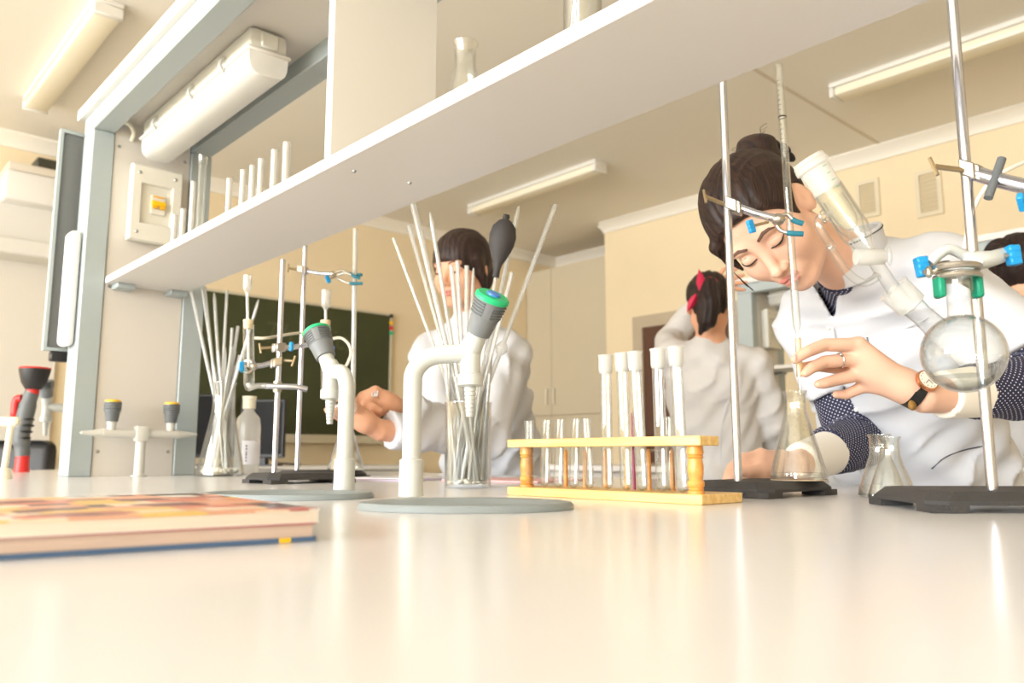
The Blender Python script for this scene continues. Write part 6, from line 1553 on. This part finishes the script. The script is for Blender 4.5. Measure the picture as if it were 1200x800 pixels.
add_face_details(T1, H1, b1_, 0.001, 1.6)
def hair1(p):
    d = hair_cap(H1, p, 0.014, ears=False, fringe=True); l = H1.loc(p)
    for sg in (-1, 1): d = smin(d, s_chain(p, [H1.pt(sg * 0.074, 0.02, 0.03), H1.pt(sg * 0.080, 0.005, -0.03), H1.pt(sg * 0.075, -0.01, -0.075)], [0.016, 0.014, 0.008]), 0.02)
    d = smin(d, s_ell(l, (0, -0.085, -0.02), (0.06, 0.04, 0.07)), 0.02)
    return d
lo, hi = bounds([hc1], 0.17); h1_ = sdf_part(T1, 'hair', hair1, lo, hi, 0.004, 'hair_dark', label='dark hair with a fringe')
TOR1 = [((-0.06, 2.90, -0.45), 0.20, 0.15), ((-0.06, 2.86, -0.05), 0.185, 0.14), (tuple(m1 * 0.45 + np.array((-0.06, 2.82, 0.1)) * 0.55), 0.16, 0.12), (tuple(m1 + np.array((0, 0.02, -0.10))), 0.175, 0.125), (tuple(m1 + np.array((0, 0.01, -0.02))), 0.15, 0.09)]
sd1 = (s1L - s1R) / np.linalg.norm(s1L - s1R)
def coat1(p):
    d = s_column(p, TOR1, sd1); d = smin(d, s_cone(p, m1, nb1, 0.085, 0.068), 0.03)
    for sh, el, wr, k in ((s1L, e1L, w1L, 0.94), (s1R, e1R, w1R, 0.92)):
        d = smin(d, s_cone(p, m1 + np.array((0, 0, 0.01)), sh, 0.085, 0.060), 0.06); e_ = el + (wr - el) * k; a_ = (wr - el) / np.linalg.norm(wr - el)
        d = smin(d, np.maximum(s_chain(p, [sh, el, e_], [0.060, 0.058, 0.050]), np.where(np.linalg.norm(p - e_, axis=1) < 0.12, (p - e_) @ a_, -1)), 0.04)
    return d + folds(p, 0.006)
lo, hi = bounds([c for c, _, _ in TOR1] + [s1L, s1R, e1L, w1L, w1R], 0.22); hi[2] = 0.62; lo[2] = -0.6
c1_ = sdf_part(T1, 'lab_coat', coat1, lo, hi, 0.0075, 'coat_white', label='white long-sleeved lab coat')
finger_ring(T1, q(441, 465, 2.055), (-0.5, -0.2, -0.5), 0.013, b1_, False, True)
lower_body(T1, (-0.06, 2.92, -0.40), sd1, (-0.5, -0.8, 0))

# ================================================================== the woman with the red ribbon, seen from behind
hc2 = q(831, 358, 3.02)
H2 = Head(hc2, None, (0.22, 0.97, 0.0), (0.02, 0.02, 1.0))
nb2 = q(833, 402, 3.04); s2L, s2R = q(787, 418, 3.06), q(884, 428, 3.04); m2 = (s2L + s2R) / 2; p2 = np.array((m2[0] + 0.01, 3.08, -0.05))
e2L, w2L, e2R, w2R = q(784, 398, 3.30), q(838, 338, 3.30), q(906, 500, 3.06), q(896, 556, 3.25)
T2 = Thing('person', 'woman seen from behind with a ponytail, red ribbon and white coat', 'person', W(p2[0], p2[1], -BT), 'people in the laboratory')
def body2(p):
    d = H2.face(p); d = smin(d, s_cone(p, H2.pt(0, -0.02, -0.05), nb2, 0.048, 0.055), 0.02); d = smin(d, s_cone(p, nb2, m2, 0.05, 0.05), 0.03)
    for sh, el, wr in ((s2L, e2L, w2L), (s2R, e2R, w2R)): d = np.minimum(d, np.minimum(s_cone(p, m2, sh, 0.05, 0.045), s_chain(p, [sh, el, wr], [0.045, 0.038, 0.026])))
    for wr, dirs in ((w2L, ((0.055, 0.0, 0.055), (0.065, 0.0, 0.035), (0.068, -0.01, 0.015), (0.06, -0.02, -0.005))), (w2R, ((-0.02, 0.06, -0.06), (-0.005, 0.065, -0.062), (0.012, 0.065, -0.06), (0.026, 0.06, -0.05)))):
        k0 = wr + np.array(dirs[1]) * 0.6; d = smin(d, s_cone(p, wr, k0, 0.024, 0.028), 0.015)
        for dv in dirs:
            dv = np.array(dv); d = smin(d, s_chain(p, [wr + dv * 0.7, wr + dv * 1.35, wr + dv * 1.75 + np.array((0.004, -0.01, -0.006))], [0.012, 0.010, 0.0075]), 0.005)
        dv = np.array(dirs[0]); d = smin(d, s_chain(p, [wr + dv * 0.2, wr + dv * 0.7 + np.array((-0.02, -0.02, 0.02)), wr + dv * 1.1 + np.array((-0.025, -0.025, 0.02))], [0.014, 0.011, 0.008]), 0.006)
    return d
lo, hi = bounds([hc2, e2L, w2L, s2L, s2R, e2R, w2R], 0.12)
b2_ = sdf_part(T2, 'body', body2, lo, hi, 0.0055, 'skin_warm')
add_face_details(T2, H2, b2_, 0, 2.0)
def hair2(p):
    d = hair_cap(H2, p, 0.012, ears=True)
    d = smin(d, s_cone(p, H2.pt(0, -0.095, 0.055), H2.pt(0.0, -0.125, 0.045), 0.024, 0.030), 0.02)
    d = smin(d, s_chain(p, [H2.pt(0.0, -0.125, 0.045), H2.pt(0.005, -0.138, -0.02), H2.pt(0.012, -0.130, -0.08), H2.pt(0.035, -0.120, -0.125)], [0.034, 0.044, 0.036, 0.010]), 0.015)
    return d + 0.0018 * np.sin(p[:, 0] * 260 + np.sin(p[:, 2] * 40))
lo, hi = bounds([hc2], 0.2); h2_ = sdf_part(T2, 'hair', hair2, lo, hi, 0.0045, 'hair_black', label='dark ponytail')
def leafy(c, tip, w, th):
    c, tip = Vector(c), Vector(tip); d = (tip - c); L = d.length; d.normalize(); s_ = cam_dir((1, 0.0, 0)); s_ = (s_ - d * s_.dot(d)).normalized(); n_ = d.cross(s_); g = Geo()
    prof = [(0.0, 0.15), (0.25, 0.8), (0.5, 1.0), (0.75, 0.6), (1.0, 0.02)]
    v = []
    for t_, k in prof: v += [c + d * (L * t_) + s_ * (w * k) - n_ * 0.001, c + d * (L * t_) + n_ * th * k, c + d * (L * t_) - s_ * (w * k) - n_ * 0.001, c + d * (L * t_) - n_ * th * k]
    f = []
    for i in range(len(prof) - 1):
        for k in range(4): f.append((i * 4 + k, i * 4 + (k + 1) % 4, i * 4 + 4 + (k + 1) % 4, i * 4 + 4 + k))
    return g.add(v, f + [(0, 1, 2, 3), tuple(range(len(v) - 4, len(v)))[::-1]])
rbn = T2.part('ribbon', leafy(at(824, 346, 2.885), at(819, 315, 2.885), 0.018, 0.006), 'ribbon_red', parent=h2_, label='red hair ribbon')
T2.part('ribbon_tail', leafy(at(816, 344, 2.885), at(805, 366, 2.90), 0.014, 0.006), 'ribbon_red', parent=h2_, label='red ribbon loop')
T2.part('ribbon_knot', Geo().tube([W(*(H2.pt(0.030 * math.cos(a), -0.112 + 0.004 * math.sin(a), 0.050 + 0.030 * math.sin(a)))) for a in np.linspace(0, 6.28, 20)], 0.008, 8), 'ribbon_red', parent=h2_)
er = H2.pt(-0.086, 0.0, -0.045); T2.part('earring', Geo().ell(W(*er), 0.006, 10, 8), 'silver', parent=b2_)
TOR2 = [((p2[0], 3.10, -0.45), 0.20, 0.15), (tuple(p2), 0.185, 0.14), ((m2[0], 3.07, 0.14), 0.155, 0.115), (tuple(m2 + np.array((0, 0.01, -0.10))), 0.170, 0.115), (tuple(m2 + np.array((0, 0, -0.02))), 0.145, 0.085)]
sd2_ = (s2R - s2L) / np.linalg.norm(s2R - s2L)
def coat2(p):
    d = s_column(p, TOR2, sd2_); d = smin(d, s_cone(p, m2, nb2, 0.080, 0.060), 0.03)
    for sh, el, wr, k in ((s2L, e2L, w2L, 0.85), (s2R, e2R, w2R, 0.9)):
        d = smin(d, s_cone(p, m2, sh, 0.08, 0.064), 0.03); e_ = el + (wr - el) * k; a_ = (wr - el) / np.linalg.norm(wr - el)
        d = smin(d, np.maximum(s_chain(p, [sh, el, e_], [0.064, 0.058, 0.046]), np.where(np.linalg.norm(p - e_, axis=1) < 0.11, (p - e_) @ a_, -1)), 0.02)
    return d + folds(p, 0.005)
lo, hi = bounds([c for c, _, _ in TOR2] + [s2L, s2R, e2L, w2L, e2R, w2R], 0.22); lo[2] = -0.6
c2_ = sdf_part(T2, 'lab_coat', coat2, lo, hi, 0.0085, 'coat_grey', label='white lab coat seen from the back')
T2.part('back_seam', Geo().tube(bez([W(*(hit(coat2, a, b, 2.7))) for a, b in ((862, 420), (856, 460), (846, 500), (844, 545))], 6), 0.0016, 6), 'coat_white', parent=c2_)
lower_body(T2, (p2[0], 3.10, -0.40), sd2_, (0.2, 0.97, 0))
pk0, pk1 = at(832, 334, 3.25), at(848, 325, 3.2)
single('pencil', Geo().tube([pk0, pk1], 0.004, 8), 'pencil', 'short wooden pencil held above the ponytailed head', 'pencil')

# ================================================================== the person at the right edge
hc3 = q(1203, 322, 2.42)
H3 = Head(hc3, None, (0.88, 0.42, -0.15), (0.05, 0.05, 1.0))
nb3 = q(1200, 384, 2.46); s3a, s3b = q(1212, 415, 2.28), q(1222, 412, 2.62); m3 = (s3a + s3b) / 2
T3 = Thing('person', 'dark-haired person with a bun cut off by the right edge', 'person', W(m3[0] + 0.02, m3[1], -BT), 'people in the laboratory')
e3a, e3b = m3 + np.array((0.10, -0.22, -0.24)), m3 + np.array((0.16, 0.22, -0.24)); w3a, w3b = m3 + np.array((0.32, -0.12, -0.26)), m3 + np.array((0.36, 0.12, -0.26))
def body3(p):
    d = H3.face(p); d = smin(d, s_cone(p, H3.pt(0, -0.02, -0.05), nb3, 0.048, 0.055), 0.02); d = smin(d, s_cone(p, nb3, m3, 0.05, 0.05), 0.03)
    for sh, el, wr in ((s3a, e3a, w3a), (s3b, e3b, w3b)):
        d = np.minimum(d, np.minimum(s_cone(p, m3, sh, 0.05, 0.045), s_chain(p, [sh, el, wr], [0.045, 0.038, 0.026])))
        d = smin(d, s_cone(p, wr, wr + np.array((0.05, 0, 0)), 0.024, 0.026), 0.01)
        for k in range(4):
            o = np.array((0.06, (k - 1.5) * 0.018, 0)); d = smin(d, s_chain(p, [wr + o, wr + o + np.array((0.04, 0, -0.008)), wr + o + np.array((0.06, 0, -0.03))], [0.011, 0.0095, 0.007]), 0.005)
        d = smin(d, s_chain(p, [wr + np.array((0.02, -0.02, 0)), wr + np.array((0.05, -0.04, -0.01)), wr + np.array((0.075, -0.04, -0.02))], [0.013, 0.011, 0.008]), 0.006)
    return d
lo, hi = bounds([hc3, s3a, s3b, e3a, e3b, w3a, w3b], 0.13)
b3_ = sdf_part(T3, 'body', body3, lo, hi, 0.006, 'skin_warm')
add_face_details(T3, H3, b3_, 0, 2.0)
def hair3(p):
    l = H3.loc(p); d = hair_cap(H3, p, 0.012)
    d = smin(d, s_ell(l, (0.005, -0.118, 0.052), (0.040, 0.036, 0.042)) + 0.003 * np.sin(l[:, 2] * 120 + l[:, 0] * 100), 0.012)
    return d
lo, hi = bounds([hc3], 0.19); sdf_part(T3, 'hair', hair3, lo, hi, 0.0045, 'hair_black', label='dark hair in a round bun')
TOR3 = [((m3[0] + 0.03, m3[1], -0.45), 0.20, 0.15), ((m3[0] + 0.03, m3[1], -0.05), 0.185, 0.14), ((m3[0] + 0.02, m3[1], 0.15), 0.155, 0.12), (tuple(m3 + np.array((0, 0, -0.10))), 0.17, 0.12), (tuple(m3 + np.array((0, 0, -0.02))), 0.14, 0.085)]
sd3 = (s3b - s3a) / np.linalg.norm(s3b - s3a)
def coat3(p):
    d = s_column(p, TOR3, sd3); d = smin(d, s_cone(p, m3, nb3, 0.08, 0.06), 0.03)
    for sh, el, wr in ((s3a, e3a, w3a), (s3b, e3b, w3b)):
        d = smin(d, s_cone(p, m3, sh, 0.08, 0.064), 0.03); d = smin(d, s_chain(p, [sh, el, el + (wr - el) * 0.9], [0.064, 0.058, 0.042]), 0.02)
    return d + folds(p, 0.005)
lo, hi = bounds([c for c, _, _ in TOR3] + [s3a, s3b, e3a, e3b, w3a, w3b], 0.22); lo[2] = -0.6
sdf_part(T3, 'lab_coat', coat3, lo, hi, 0.010, 'coat_white', label='white lab coat')
lower_body(T3, (m3[0] + 0.03, m3[1], -0.40), sd3, (0.9, 0.4, 0))
